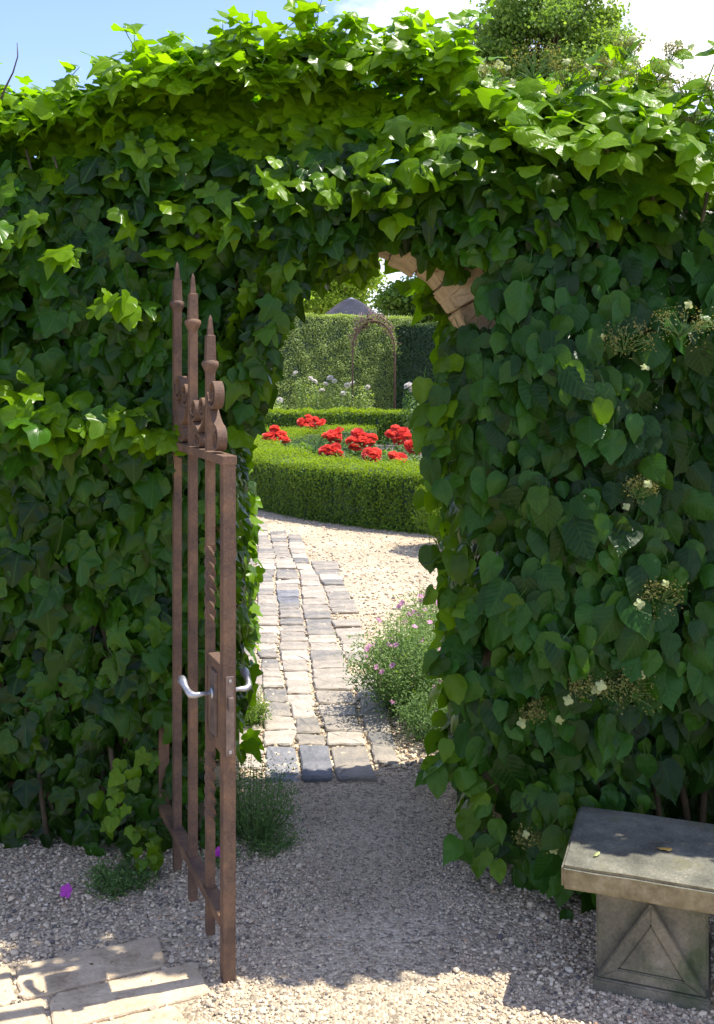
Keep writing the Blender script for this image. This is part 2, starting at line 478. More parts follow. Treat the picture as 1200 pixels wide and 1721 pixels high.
M['soil'] = stone_mat('bed_soil', [(0.3, (0.06, 0.050, 0.042)), (0.7, (0.16, 0.135, 0.115))], 5, 1.0, 60)
M['grass'] = stone_mat('lawn', [(0.3, (0.05, 0.10, 0.02)), (0.7, (0.10, 0.18, 0.03))], 3, 0.8, 90)

# ------------------------------------------------------------------ leaf templates
def radial_template(outline, centre, fold, droop, wave, seed, stalk=False):
    """leaf blade: centre + mid ring + outline ring; x across, y along, z normal"""
    g = np.random.default_rng(seed)
    o = np.array(outline, float)
    o = np.concatenate([o, (o[1:-1] * [-1, 1])[::-1]])
    o = o * (1 + g.normal(0, 0.03, (len(o), 1)))
    k = len(o)
    c = np.array(centre, float)
    mid = c + (o - c) * 0.55
    P = np.concatenate([[c], mid, o])
    x, y = P[:, 0], P[:, 1]
    r = np.hypot(x, y - c[1])
    ph = g.uniform(0, 6.28)
    z = -fold * np.abs(x) ** 1.15 - droop * (y ** 2) + wave * r * np.sin(5 * np.arctan2(x, y - c[1]) + ph) + g.normal(0, 0.012, len(x))
    z = z + 0.25 * g.normal(0, 1) * x * np.abs(y)
    V = np.stack([x, y, z], 1)
    T, Q = [], []
    for j in range(k):
        a, b = 1 + j, 1 + (j + 1) % k
        T.append([0, b, a])
        T.append([a, b, b + k]); T.append([a, b + k, a + k])
    # leaf stalk: a thin curved blade behind the leaf base
    n0 = len(V)
    st = np.array([(-0.012, 0.08, 0.0), (0.012, 0.08, 0.0), (-0.011, -0.18, -0.05), (0.011, -0.18, -0.05), (-0.010, -0.45, -0.22), (0.010, -0.45, -0.22)])
    if stalk:
        V = np.concatenate([V, st]); P = np.concatenate([P, st[:, :2] * [0.1, 1]])
        for a in (0, 2):
            T.append([n0 + a, n0 + a + 2, n0 + a + 1]); T.append([n0 + a + 1, n0 + a + 2, n0 + a + 3])
    return V, np.array(T), P

IVY_OUT = [(0, 0.05), (0.16, -0.08), (0.33, -0.10), (0.46, -0.02), (0.43, 0.14), (0.52, 0.28), (0.57, 0.41), (0.44, 0.50), (0.30, 0.57), (0.22, 0.74), (0.10, 0.91), (0, 1.0)]
IVY_OUT2 = [(0, 0.04), (0.20, -0.06), (0.38, -0.03), (0.48, 0.10), (0.53, 0.28), (0.46, 0.46), (0.33, 0.63), (0.19, 0.82), (0.08, 0.94), (0, 1.0)]
IVY_OUT3 = [(0, 0.06), (0.13, -0.06), (0.27, -0.04), (0.36, 0.06), (0.34, 0.18), (0.47, 0.30), (0.55, 0.44), (0.37, 0.50), (0.24, 0.55), (0.20, 0.70), (0.12, 0.90), (0, 1.06)]
HYD_OUT = [(0, 0.0), (0.14, -0.06), (0.29, -0.01), (0.39, 0.14), (0.43, 0.32), (0.40, 0.50), (0.31, 0.68), (0.19, 0.83), (0.08, 0.94), (0, 1.06)]
IVY_T = [radial_template((IVY_OUT, IVY_OUT2, IVY_OUT3)[i % 3], (0, 0.30), [0.12, 0.3, 0.2, 0.48, 0.08, 0.25, -0.15, 0.35, 0.6, 0.18][i], [0.25, 0.12, 0.45, 0.2, 0.1, 0.6, 0.3, 0.5, 0.15, -0.2][i], [0.06, 0.10, 0.04, 0.12, 0.08, 0.06, 0.10, 0.05, 0.07, 0.12][i], 50 + i, True) for i in range(10)]
HYD_T = [radial_template(HYD_OUT, (0, 0.38), [0.10, 0.28, 0.18, 0.40, 0.06, 0.22, -0.12, 0.5, 0.3][i], [0.20, 0.10, 0.38, 0.15, 0.05, 0.5, 0.25, 0.3, -0.15][i], [0.04, 0.07, 0.03, 0.06, 0.05, 0.04, 0.08, 0.05, 0.09][i], 80 + i, True) for i in range(9)]

def frames(n, t):
    t = norm(t - n * np.sum(t * n, 1, keepdims=True))
    s = np.cross(t, n)
    return np.stack([s, t, n], 2)              # columns

def batch(tmpl, idx, pos, Rm, scale):
    """join leaf instances into arrays"""
    Vs, Ts, us, ids, off = [], [], [], [], 0
    for k, (V, T, P) in enumerate(tmpl):
        sel = np.where(idx == k)[0]
        if len(sel) == 0: continue
        W = np.einsum('nij,vj->nvi', Rm[sel] * scale[sel, None, None], V) + pos[sel, None, :]
        nv = len(V)
        Vs.append(W.reshape(-1, 3))
        Ts.append((T[None] + (np.arange(len(sel)) * nv)[:, None, None]).reshape(-1, 3) + off)
        us.append(np.tile(P, (len(sel), 1)))
        ids.append(np.repeat(sel, nv))
        off += len(sel) * nv
    return np.concatenate(Vs), np.concatenate(Ts), np.concatenate(us), np.concatenate(ids)

def leaves_on(thing, tmpl, mat, pos, n, t, scale, tone, young_lit, n_obj=300, obj_name='leaf', mass_name='foliage'):
    """the n_obj leaves that show largest become leaf objects, the rest one mass of foliage"""
    Rm = frames(norm(n), t)
    cnt = len(pos)
    idx = rng.integers(0, len(tmpl), cnt)
    px = HX + pos[:, 0] / pos[:, 1] * F
    py = HY + (EYE - pos[:, 2]) / pos[:, 1] * F
    inside = (px > 5) & (px < 1195) & (py > 5) & (py < 1715)
    # frontmost leaf of each 26 px cell of the view, largest first
    cell = (px // 26).astype(int) * 1000 + (py // 26).astype(int)
    order = np.argsort(pos[:, 1] - 0.8 * scale)
    seen, front = set(), []
    for i in order:
        if inside[i] and cell[i] not in seen:
            seen.add(cell[i]); front.append(i)
    front = np.array(front, int)
    facing = np.abs(Rm[front][:, 1, 2])
    front = front[np.argsort(-(scale[front] / pos[front, 1] * (0.3 + facing)))][:n_obj]
    rest = np.setdiff1d(np.arange(cnt), front)
    V, T, U, ids = batch(tmpl, idx[rest], pos[rest], Rm[rest], scale[rest])
    me = mesh(mass_name, V, T, None, True, {'tone': tone[rest][ids], 'young_lit': young_lit[rest][ids]}, U)
    o = link(mass_name, me, mat, thing); o['kind'] = 'stuff'
    cache = {}
    for i in front:
        tb, yb = min(int(tone[i] * 3), 2), min(int(young_lit[i] * 4), 3)
        key = (idx[i], tb, yb)
        if key not in cache:
            V, T, P = tmpl[idx[i]]
            cache[key] = mesh(obj_name, V, T, None, True, {'tone': np.full(len(V), (tb + 0.5) / 3), 'young_lit': np.full(len(V), yb / 3 * 0.95)}, P)
        lo = link(obj_name, cache[key], mat, thing)
        Mx = Matrix([[*(Rm[i][r] * scale[i]), pos[i][r]] for r in range(3)] + [[0, 0, 0, 1]])
        lo.matrix_basis = Mx
    return o

# tiny two-triangle leaves for clipped hedges, trees and feathery plants
def tiny(pos, n, size, tone, young_lit, aspect=0.55, name='foliage'):
    cnt = len(pos)
    n = norm(n)
    t = rng.normal(0, 1, (cnt, 3))
    t = norm(t - n * np.sum(t * n, 1, keepdims=True))
    s = np.cross(t, n)
    L = size[:, None]
    a = pos - t * L * 0.5
    b = pos + s * L * aspect * 0.5 - n * L * 0.08
    c = pos + t * L * 0.5
    d = pos - s * L * aspect * 0.5 - n * L * 0.08
    V = np.stack([a, b, c, d], 1).reshape(-1, 3)
    i = np.arange(cnt)[:, None] * 4
    T = np.concatenate([i + [0, 1, 2], i + [0, 2, 3]], 0)
    return mesh(name, V, T, None, False, {'tone': np.repeat(tone, 4), 'young_lit': np.repeat(young_lit, 4)})

# ================================================================== SETTING
g = Geo()
g.add([(-300, -60, 0), (300, -60, 0), (300, 600, 0), (-300, 600, 0)], Q=[(0, 1, 2, 3)])
ground = link('ground', g.mesh('ground'), M['ground']); tag(ground, kind='structure')

# ---------------------------------------------------------------- gravel pebbles
FO, FU, FV = np.array([-0.95, 2.634]), np.array([0.923, 0.385]), np.array([-0.385, 0.923])
def flag_uv(x, y):
    return (x - FO[0]) * FU[0] + (y - FO[1]) * FU[1], (x - FO[0]) * FV[0] + (y - FO[1]) * FV[1]

def flagstones():
    paving = empty('paving', (-0.9, 2.6, 0), kind='structure')
    for (u0, u1, v0, v1) in ((-0.42, 0.04, 0.004, 0.175), (0.055, 0.45, 0.004, 0.165), (-0.40, 0.11, -0.17, -0.008), (0.125, 0.53, -0.165, -0.008), (-0.30, 0.20, -0.36, -0.182), (0.215, 0.44, -0.36, -0.178)):
        ed = []
        for (a, b) in (((u0, v0), (u1, v0)), ((u1, v0), (u1, v1)), ((u1, v1), (u0, v1)), ((u0, v1), (u0, v0))):
            for f_ in (0.06, 0.25, 0.5, 0.75, 0.94):
                ed.append(np.array(a) + (np.array(b) - np.array(a)) * f_ + rng.normal(0, 0.004, 2))
        ed = np.array(ed); c = ed.mean(0); n = len(ed)
        rings = []
        for k_, z_ in ((1.0, -0.02), (1.0, 0.005), (0.975, 0.009), (0.5, 0.010)):
            q = c + (ed - c) * k_
            w = FO + q[:, :1] * FU + q[:, 1:] * FV
            rings.append(np.concatenate([w, (z_ + rng.normal(0, 0.0009, n) * (z_ > 0))[:, None]], 1))
        cw = FO + c[0] * FU + c[1] * FV
        V = np.concatenate(rings + [[[cw[0], cw[1], 0.010]]])
        Q = [[r * n + j, r * n + (j + 1) % n, (r + 1) * n + (j + 1) % n, (r + 1) * n + j] for r in range(3) for j in range(n)]
        T = [[3 * n + j, 3 * n + (j + 1) % n, 4 * n] for j in range(n)]
        link('flagstone', mesh('flagstone', V, T, Q, False), M['flag'], paving)
flagstones()

def pebbles():
    phi = (1 + 5 ** 0.5) / 2
    ico = np.array([(-1, phi, 0), (1, phi, 0), (-1, -phi, 0), (1, -phi, 0), (0, -1, phi), (0, 1, phi), (0, -1, -phi), (0, 1, -phi), (phi, 0, -1), (phi, 0, 1), (-phi, 0, -1), (-phi, 0, 1)])
    ico /= np.linalg.norm(ico[0])
    tri = np.array([(0, 11, 5), (0, 5, 1), (0, 1, 7), (0, 7, 10), (0, 10, 11), (1, 5, 9), (5, 11, 4), (11, 10, 2), (10, 7, 6), (7, 1, 8), (3, 9, 4), (3, 4, 2), (3, 2, 6), (3, 6, 8), (3, 8, 9), (4, 9, 5), (2, 4, 11), (6, 2, 10), (8, 6, 7), (9, 8, 1)])
    P, S = [], []
    def zone(n, x0, x1, y0, y1, r0, r1, wide=True):
        y = 1 / rng.uniform(1 / y1, 1 / y0, n)
        x = rng.uniform(x0, x1, n) * (y / y1 if wide else 1)
        r = r0 * (r1 / r0) ** (rng.random(n) ** 1.8)
        P.append(np.stack([x, y], 1)); S.append(r)
    zone(54000, -1.75, 1.75, 2.05, 3.75, 0.0022, 0.0078)
    zone(380, -1.75, 1.75, 2.05, 3.6, 0.008, 0.014)
    zone(14000, -0.42, 0.40, 3.1, 4.15, 0.0022, 0.006, False)
    zone(14000, -2.6, 2.6, 4.1, 11.5, 0.006, 0.015)
    P = np.concatenate(P); S = np.concatenate(S)
    # the trodden middle of the path holds finer stones
    mid = np.exp(-((P[:, 0] - 0.02 * P[:, 1]) / 0.30) ** 2) * (P[:, 1] < 4.2)
    S = S * (1 - 0.45 * mid)
    fu, fv = flag_uv(P[:, 0], P[:, 1])
    onflag = (fu < 0.50) & (fv < 0.20)
    k_ = (rng.random(len(P)) > 0.45 * mid) & ~(onflag & (rng.random(len(P)) < 0.25 + 0.6 * (snoise(P[:, 0] * 9, P[:, 1] * 9, seed=44) > -0.15)))
    P, S = P[k_], S[k_]
    n = len(P)
    c = rng.normal(0, 1, (n, 3)) * 0.14
    W = ico[None] * (1 + rng.normal(0, 0.13, (n, 12, 1)))
    W = W * np.stack([rng.uniform(0.8, 1.35, n), rng.uniform(0.7, 1.1, n), rng.uniform(0.5, 0.85, n)], 1)[:, None, :]
    a = rng.uniform(0, 6.28, n)
    ca, sa = np.cos(a)[:, None], np.sin(a)[:, None]
    X = W[..., 0] * ca - W[..., 1] * sa
    Y = W[..., 0] * sa + W[..., 1] * ca
    lift = rng.uniform(0.05, 0.75, n)
    V = np.stack([X * S[:, None] + P[:, :1], Y * S[:, None] + P[:, 1:], W[..., 2] * S[:, None] + (lift * S)[:, None]], 2)
    T = (tri[None] + (np.arange(n) * 12)[:, None, None]).reshape(-1, 3)
    tone = np.clip(rng.normal(0.52, 0.27, n), 0, 1)
    me = mesh('gravel', V.reshape(-1, 3), T, None, False, {'tone': np.repeat(tone, 12)})
    o = link('gravel', me, M['pebble'])
    tag(o, 'loose pale grey and pinkish gravel covering the path', 'gravel', kind='stuff')
pebbles()

def litter():
    n = 900
    y = 1 / rng.uniform(1 / 4.6, 1 / 2.1, n)
    x = rng.uniform(-1.5, 1.5, n) * y / 4
    edge = np.where(np.abs(x) > 0.45, 1.0, 0.35)
    k = rng.random(n) < edge
    x, y = x[k], y[k]; n = len(x)
    pos = np.stack([x, y, rng.uniform(0.008, 0.013, n)], 1)
    me = tiny(pos, np.stack([rng.normal(0, 0.4, n), rng.normal(0, 0.4, n), np.ones(n)], 1), rng.uniform(0.005, 0.020, n) * rng.uniform(0.5, 1.0, n), rng.random(n), rng.random(n) * 0.5, 0.4, 'leaf_litter')
    tag(link('leaf_litter', me, M['litter']), 'bits of dry leaf and twig scattered over the gravel', 'leaf litter', kind='stuff')
litter()

# ---------------------------------------------------------------- paved path of setts beyond the arch
path = empty('path', (0, 4.05, 0), kind='structure')
# ground-plan joints between columns of setts: x at distance d
def jx(j, d):
    base = [-0.70, -0.54, -0.385, -0.240, -0.090, 0.118, 0.215][j]
    return base + [-0.112, -0.110, -0.108, -0.107, -0.102, -0.112, -0.080][j] * (d - 4.05) + 0.015 * math.sin(d * 1.3 + j) + 0.008 * math.sin(d * 3.1 + 2 * j)

def sett(x0, x1, y0, y1, h, mat, sk):
    gp = 0.007
    k = 3
    pts = []
    cs = [(x0 + gp, y0 + gp), (x1 - gp, y0 + gp), (x1 - gp, y1 - gp), (x0 + gp, y1 - gp)]
    cs = [np.array(c) + rng.normal(0, 0.006, 2) for c in cs]
    for i in range(4):
        a, b = cs[i], cs[(i + 1) % 4]
        e = np.linalg.norm(b - a)
        for f_ in (0.05, 0.36, 0.64, 0.95):
            p = a + (b - a) * f_ + rng.normal(0, 0.0035, 2)
            pts.append(p + np.array([sk * (p[1] - y0), 0]))
    pts = np.array(pts)
    c = pts.mean(0)
    n = len(pts)
    tilt = rng.normal(0, 0.02, 2)
    def ring(s, z, jit):
        q = c + (pts - c) * s
        zz = z + (q - c) @ tilt + rng.normal(0, jit, n)
        return np.concatenate([q, zz[:, None]], 1)
    inset = 1 - 0.006 / max(0.05, (x1 - x0) / 2)
    Rr = [ring(1.0, -0.03, 0), ring(1.0, h - 0.007, 0.002), ring(inset, h - 0.001, 0.0012), ring(0.55, h, 0.0018)]
    V = np.concatenate(Rr + [[[c[0], c[1], h]]])
    Q, T = [], []
    for r in range(3):
        for j in range(n):
            a, b = r * n + j, r * n + (j + 1) % n
            Q.append([a, b, b + n, a + n])
    for j in range(n):
        T.append([3 * n + j, 3 * n + (j + 1) % n, 4 * n])
    V[:, :2] -= c
    me = mesh('paving_stone', V, T, Q, False)
    o = link('paving_stone', me, mat, path)
    o.matrix_parent_inverse = Matrix.Translation((0, -4.05, 0))
    o.location = (c[0], c[1], 0)
    return o

for j in range(6):
    d = 4.06 + [0.2, 0.12, 0.0, 0.0, 0.0, 0.16][j]
    row = 0
    while d < [10.3, 10.4, 10.5, 10.1, 9.9, 8.6][j]:
        L = rng.uniform(0.14, 0.22) * (1.0 + 0.05 * (d - 4))
        if row == 0 and 1 < j < 5: L = 0.36
        xm0, xm1 = jx(j, d + L / 2), jx(j + 1, d + L / 2)
        mat = M['paver']
        if row == 0 and j in (2, 3): mat = M['slate']  # front stones coloured blue-grey for the shade they lie in
        if j == 3 and abs(d - 7.15) < 0.12: mat = M['slate']
        if j == 5 and rng.random() < 0.12 and row > 1:
            d += L; row += 1; continue
        sk = (jx(j, d + L) - jx(j, d)) / L
        hw = (xm1 - xm0) / 2
        sett(jx(j, d), jx(j + 1, d), d, d + L, rng.uniform(0.012, 0.022), mat, sk)
        d += L; row += 1

# ---------------------------------------------------------------- wall with its arched doorway
AX, AZ, AR = -0.030, 1.695, 0.450        # arch centre, spring height, radius
WY0, WY1 = 3.66, 4.02
wall = empty('stone_wall', (0, 3.8, 0), 'sandstone garden wall with an arched doorway, almost hidden under climbing leaves', 'wall')
g = Geo()
def prism_xz(poly, y0, y1):
    n = len(poly)
    V = [(x, y0, z) for x, z in poly] + [(x, y1, z) for x, z in poly]
    Q = [(i, (i + 1) % n, (i + 1) % n + n, i + n) for i in range(n)]
    if n == 4:
        g.add(V, Q=Q + [(0, 3, 2, 1), (4, 5, 6, 7)])
    else:
        g.add(V, T=[(0, i + 1, i) for i in range(1, n - 1)] + [(n, n + i, n + i + 1) for i in range(1, n - 1)], Q=Q)
RO = AR + 0.16                           # outer radius of the voussoirs
WT = 2.34
prism_xz([(-3.4, -0.05), (AX - AR - 0.16, -0.05), (AX - AR - 0.16, AZ), (-3.4, AZ)], WY0, WY1)
prism_xz([(AX + AR + 0.16, -0.05), (3.4, -0.05), (3.4, AZ), (AX + AR + 0.16, AZ)], WY0, WY1)
K = 16
prism_xz([(-3.4, AZ), (AX - RO, AZ), (AX - RO, WT), (-3.4, WT)], WY0, WY1)
prism_xz([(AX + RO, AZ), (3.4, AZ), (3.4, WT), (AX + RO, WT)], WY0, WY1)
for i in range(K):
    a0, a1 = math.pi * (1 - i / K), math.pi * (1 - (i + 1) / K)
    p0, p1 = (AX + RO * math.cos(a0), AZ + RO * math.sin(a0)), (AX + RO * math.cos(a1), AZ + RO * math.sin(a1))
    prism_xz([p0, p1, (p1[0], WT), (p0[0], WT)], WY0, WY1)
link('masonry', g.mesh('masonry'), M['wall'], wall)
# mortar bed behind the arch stones
g = Geo()
for i in range(26):
    a0, a1 = math.pi * i / 26, math.pi * (i + 1) / 26
    prism_xz([(AX + r * math.cos(a), AZ + r * math.sin(a)) for r, a in ((AR + 0.014, a1), (RO - 0.001, a1), (RO - 0.001, a0), (AR + 0.014, a0))], WY0 - 0.012, WY1 + 0.004)
link('mortar', g.mesh('mortar'), M['mortar'], wall)
NV = 13
for i in range(NV):
    a0, a1 = math.pi * i / NV + 0.006, math.pi * (i + 1) / NV - 0.006
    g = Geo()
    r0, r1 = AR + rng.uniform(-0.012, 0.012), RO - 0.004
    pl = [(AX + r * math.cos(a), AZ + r * math.sin(a)) for r, a in ((r0, a0), (r1, a0), (r1, (a0 + a1) / 2), (r1, a1), (r0, a1), (r0 + 0.004, (a0 + a1) / 2))]
    prism_xz(pl[::-1], WY0 - 0.03 - rng.uniform(0, 0.03), WY1 + 0.02)
    me = g.mesh('arch_stone')
    bm = bmesh.new(); bm.from_mesh(me)
    bmesh.ops.recalc_face_normals(bm, faces=bm.faces)
    bmesh.ops.bevel(bm, geom=bm.edges[:], offset=0.006, segments=2, affect='EDGES')
    for v in bm.verts: v.co += Vector(rng.normal(0, 0.0025, 3))
    bm.to_mesh(me); bm.free()
    link('arch_stone', me, M['arch'], wall)
for sx in (-1, 1):
    z = 0.0
    while z < AZ - 0.03:
        h = min(rng.uniform(0.2, 0.3), AZ - 0.012 - z)
        if AZ - 0.012 - (z + h) < 0.08: h = AZ - 0.012 - z
        Mx = Matrix.Translation((AX + sx * (AR + 0.077), (WY0 + WY1) / 2, z + h / 2))
        bev_box('jamb_stone', (0.158, WY1 - WY0 + 0.05, h - 0.012), 0.012, M['arch'], wall, Mx, 2, 0.003)
        z += h

# ================================================================== CLIMBERS
def z_top(x):
    return 2.81 + 0.07 * np.exp(-((x + 0.35) / 0.55) ** 2) + 0.05 * np.sin(2.1 * x + 0.6) - 0.05 * smooth(-0.75, -1.1, x) - 0.20 * np.exp(-((x - 1.36) / 0.24) ** 2) - 0.15 * smooth(0.28, 0.55, x) + 0.03 * np.sin(7 * x)

def open_depth(x, z):
    """how far inside the doorway opening a point lies (positive = inside)"""
    side = AR - np.abs(x - AX)
    low = np.where(z < AZ, side, AR - np.hypot(x - AX, z - AZ))
    return low

def ivy_y(x, z):
    y = 3.40 + 0.14 * snoise(x * 3.2, z * 3.2, seed=5, octaves=3)
    y = y - 0.17 * np.exp(-((x + 1.05) / 0.30) ** 2 - ((z - 1.50) / 0.09) ** 2)        # the shelf of leaves that catches the sun
    y = y - 0.07 * np.exp(-((x + 0.9) / 0.5) ** 2 - ((z - 2.1) / 0.25) ** 2)
    y = y + 0.03 * smooth(0.30, 0.0, z)
    return y

def ivy():
    th = empty('ivy', (-1.0, 3.5, 0), 'dark lobed-leaf ivy smothering the left of the wall and the arch top', 'ivy')
    P, Nn, Tt, S, Y = [], [], [], [], []
    # --- front face
    n = 9400
    x = rng.uniform(-2.35, 0.95, n); z = rng.uniform(0.0, 2.78, n)
    keep = z < z_top(x) - 0.02
    od = open_depth(x, z)
    keep &= od < np.where(z > 1.75, 0.02 - 0.06 * (x > 0.05), 0.0)
    # right of the doorway the ivy gives way to the hydrangea
    edge = 0.34 + 0.55 * smooth(1.95, 2.35, z) + 0.08 * np.sin(z * 9)
    keep &= (x < edge)
    keep &= ~((x > 0.1) & (z < 1.9))
    # gap where arch stones show
    keep &= ~((x > 0.02) & (z < 2.24) & (np.hypot(x - AX, z - AZ) < AR + 0.060))
    x, z = x[keep], z[keep]
    lay = rng.random(len(x)) ** 1.4
    recede = smooth(2.26, 2.86, z) ** 1.3 * 0.46
    y = ivy_y(x, z) + lay * 0.22 + recede
    topn = smooth(2.0, 2.6, z)
    m = len(x)
    up = 0.35 + 0.75 * topn + rng.normal(0, 0.28, m)
    nrm = np.stack([rng.normal(0, 0.55, m), -np.ones(m), up], 1)
    t = np.stack([rng.normal(0, 0.65, m), -0.3 - 0.4 * rng.random(m), -np.ones(m)], 1)
    P.append(np.stack([x, y, z], 1)); Nn.append(nrm); Tt.append(t)
    size = np.where(rng.random(m) < 0.25, rng.uniform(0.040, 0.07, m), rng.uniform(0.072, 0.132, m)) * (1 - 0.25 * smooth(0.9, 0.2, z))
    S.append(size)
    Y.append(np.clip(0.95 * smooth(2.38, 2.70, z + rng.normal(0, 0.09, m)) + 0.16 * rng.random(m) ** 3, 0, 1))  # leaves near the crest: backlight put into the colour along with youth
    # --- sunlit clumps that stand out from the face
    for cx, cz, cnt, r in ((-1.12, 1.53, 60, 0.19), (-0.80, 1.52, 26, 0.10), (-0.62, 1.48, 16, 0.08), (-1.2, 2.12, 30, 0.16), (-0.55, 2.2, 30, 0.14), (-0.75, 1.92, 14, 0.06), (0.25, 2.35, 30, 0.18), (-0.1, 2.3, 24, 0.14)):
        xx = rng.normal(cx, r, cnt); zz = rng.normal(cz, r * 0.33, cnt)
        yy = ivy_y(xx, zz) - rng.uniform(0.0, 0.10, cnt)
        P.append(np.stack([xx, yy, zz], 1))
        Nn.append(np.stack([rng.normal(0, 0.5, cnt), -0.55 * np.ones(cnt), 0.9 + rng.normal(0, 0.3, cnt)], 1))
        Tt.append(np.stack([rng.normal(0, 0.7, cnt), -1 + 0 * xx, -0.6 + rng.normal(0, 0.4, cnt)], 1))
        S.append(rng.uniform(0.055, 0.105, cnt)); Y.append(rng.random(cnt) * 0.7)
    # --- rounded top
    n = 3600
    x = rng.uniform(-2.35, 1.25, n); y = rng.uniform(3.46, 4.26, n)
    z = z_top(x) - 0.16 * ((y - 3.82) / 0.42) ** 2 + rng.normal(0, 0.028, n) - rng.random(n) ** 2 * 0.07
    z = np.where(x > 0.75, z - 0.03, z)
    P.append(np.stack([x, y, z], 1))
    Nn.append(np.stack([rng.normal(0, 0.55, n), (y - 3.9) * 0.9 - 0.25 + rng.normal(0, 0.45, n), np.ones(n)], 1))
    Tt.append(np.stack([rng.normal(0, 1, n), -0.6 + rng.normal(0, 0.9, n), rng.normal(-0.1, 0.45, n)], 1))
    S.append(rng.uniform(0.05, 0.105, n)); Y.append(np.clip(rng.normal(0.72, 0.25, n), 0, 1))  # sun on the top leaves coloured in, beside their young growth
    # --- rear face
    n = 3000
    x = rng.uniform(-2.2, 1.3, n); z = rng.uniform(0.02, 2.6, n)
    keep = open_depth(x, z) < 0.04
    x, z = x[keep], z[keep]; m = len(x)
    y = 4.22 + 0.08 * snoise(x * 3, z * 3, seed=9) - rng.random(m) * 0.14
    P.append(np.stack([x, y, z], 1))
    Nn.append(np.stack([rng.normal(0, 0.4, m), np.ones(m), 0.4 + rng.normal(0, 0.3, m)], 1))
    Tt.append(np.stack([rng.normal(0, 0.6, m), 0.4 * np.ones(m), -np.ones(m)], 1))
    S.append(rng.uniform(0.06, 0.11, m)); Y.append(rng.random(m) * 0.4)
    # --- left reveal of the doorway
    n = 560
    z = rng.uniform(0.35, 1.80, n); y = rng.uniform(3.46, 4.22, n)
    x = AX - AR + rng.normal(-0.005, 0.02, n)
    P.append(np.stack([x, y, z], 1))
    Nn.append(np.stack([np.ones(n), -0.35 + rng.normal(0, 0.5, n), 0.4 + rng.normal(0, 0.3, n)], 1))
    Tt.append(np.stack([0.25 + rng.normal(0, 0.3, n), rng.normal(0, 0.6, n), -np.ones(n)], 1))
    S.append(rng.uniform(0.05, 0.09, n)); Y.append(rng.random(n) ** 2 * 0.6)
    # rear corner leaves that lean into the light
    n = 80
    z = rng.uniform(0.55, 1.16, n); y = rng.uniform(4.12, 4.3, n); x = AX - AR + rng.uniform(-0.06, 0.035, n)
    P.append(np.stack([x, y, z], 1))
    Nn.append(np.stack([0.7 + rng.normal(0, 0.4, n), -0.5 + rng.normal(0, 0.5, n), 0.6 + rng.normal(0, 0.3, n)], 1))
    Tt.append(np.stack([0.7 + rng.normal(0, 0.3, n), rng.normal(-0.2, 0.5, n), -0.8 * np.ones(n)], 1))
    S.append(rng.uniform(0.055, 0.095, n)); Y.append(0.2 + rng.random(n) * 0.6)
    # --- leaves under the arch and hanging from its rim, mostly on the left
    n = 520
    a = rng.uniform(R(82), R(180), n); y = rng.uniform(3.40, 4.2, n)
    rr = AR + 0.01 - np.abs(rng.normal(0, 0.03, n))
    x = AX + rr * np.cos(a); z = AZ + rr * np.sin(a)
    P.append(np.stack([x, y, z], 1))
    Nn.append(np.stack([-np.cos(a) + rng.normal(0, 0.4, n), -0.8 + rng.normal(0, 0.4, n), 0.2 + rng.normal(0, 0.4, n)], 1))
    Tt.append(np.stack([rng.normal(0.1, 0.4, n), -0.2 + rng.normal(0, 0.3, n), -np.ones(n)], 1))
    S.append(rng.uniform(0.055, 0.10, n)); Y.append(rng.random(n) ** 2 * 0.5)
    n = 130
    u = rng.random(n); 
    x = -0.40 + 0.20 * u ** 1.5 + rng.normal(0, 0.015, n); z = 1.55 + 0.55 * u + rng.normal(0, 0.05, n); y = rng.uniform(3.36, 3.6, n)
    P.append(np.stack([x, y, z], 1))
    Nn.append(np.stack([rng.normal(0.2, 0.4, n), -np.ones(n), 0.4 + rng.normal(0, 0.3, n)], 1))
    Tt.append(np.stack([rng.normal(0.1, 0.4, n), -0.2 + rng.normal(0, 0.3, n), -np.ones(n)], 1))
    S.append(rng.uniform(0.07, 0.115, n)); Y.append(rng.random(n) ** 2 * 0.3)
    # --- trailing sprig of small pale leaves at the foot
    n = 26
    u = np.linspace(0, 1, n)
    x = -0.60 - 0.10 * np.sin(u * 5) - 0.14 * u + rng.normal(0, 0.03, n) - 0.05; z = 0.44 - 0.38 * u; y = 3.28 + rng.normal(0, 0.02, n)
    P.append(np.stack([x, y, z], 1))
    Nn.append(np.stack([rng.normal(0, 0.3, n), -np.ones(n), 0.6 + rng.normal(0, 0.2, n)], 1))
    Tt.append(np.stack([rng.normal(0, 0.5, n), -0.3 + 0 * x, -np.ones(n)], 1))
    S.append(rng.uniform(0.035, 0.06, n)); Y.append(0.15 + 0.3 * rng.random(n))
    # --- upright shoots along the top
    stems = []
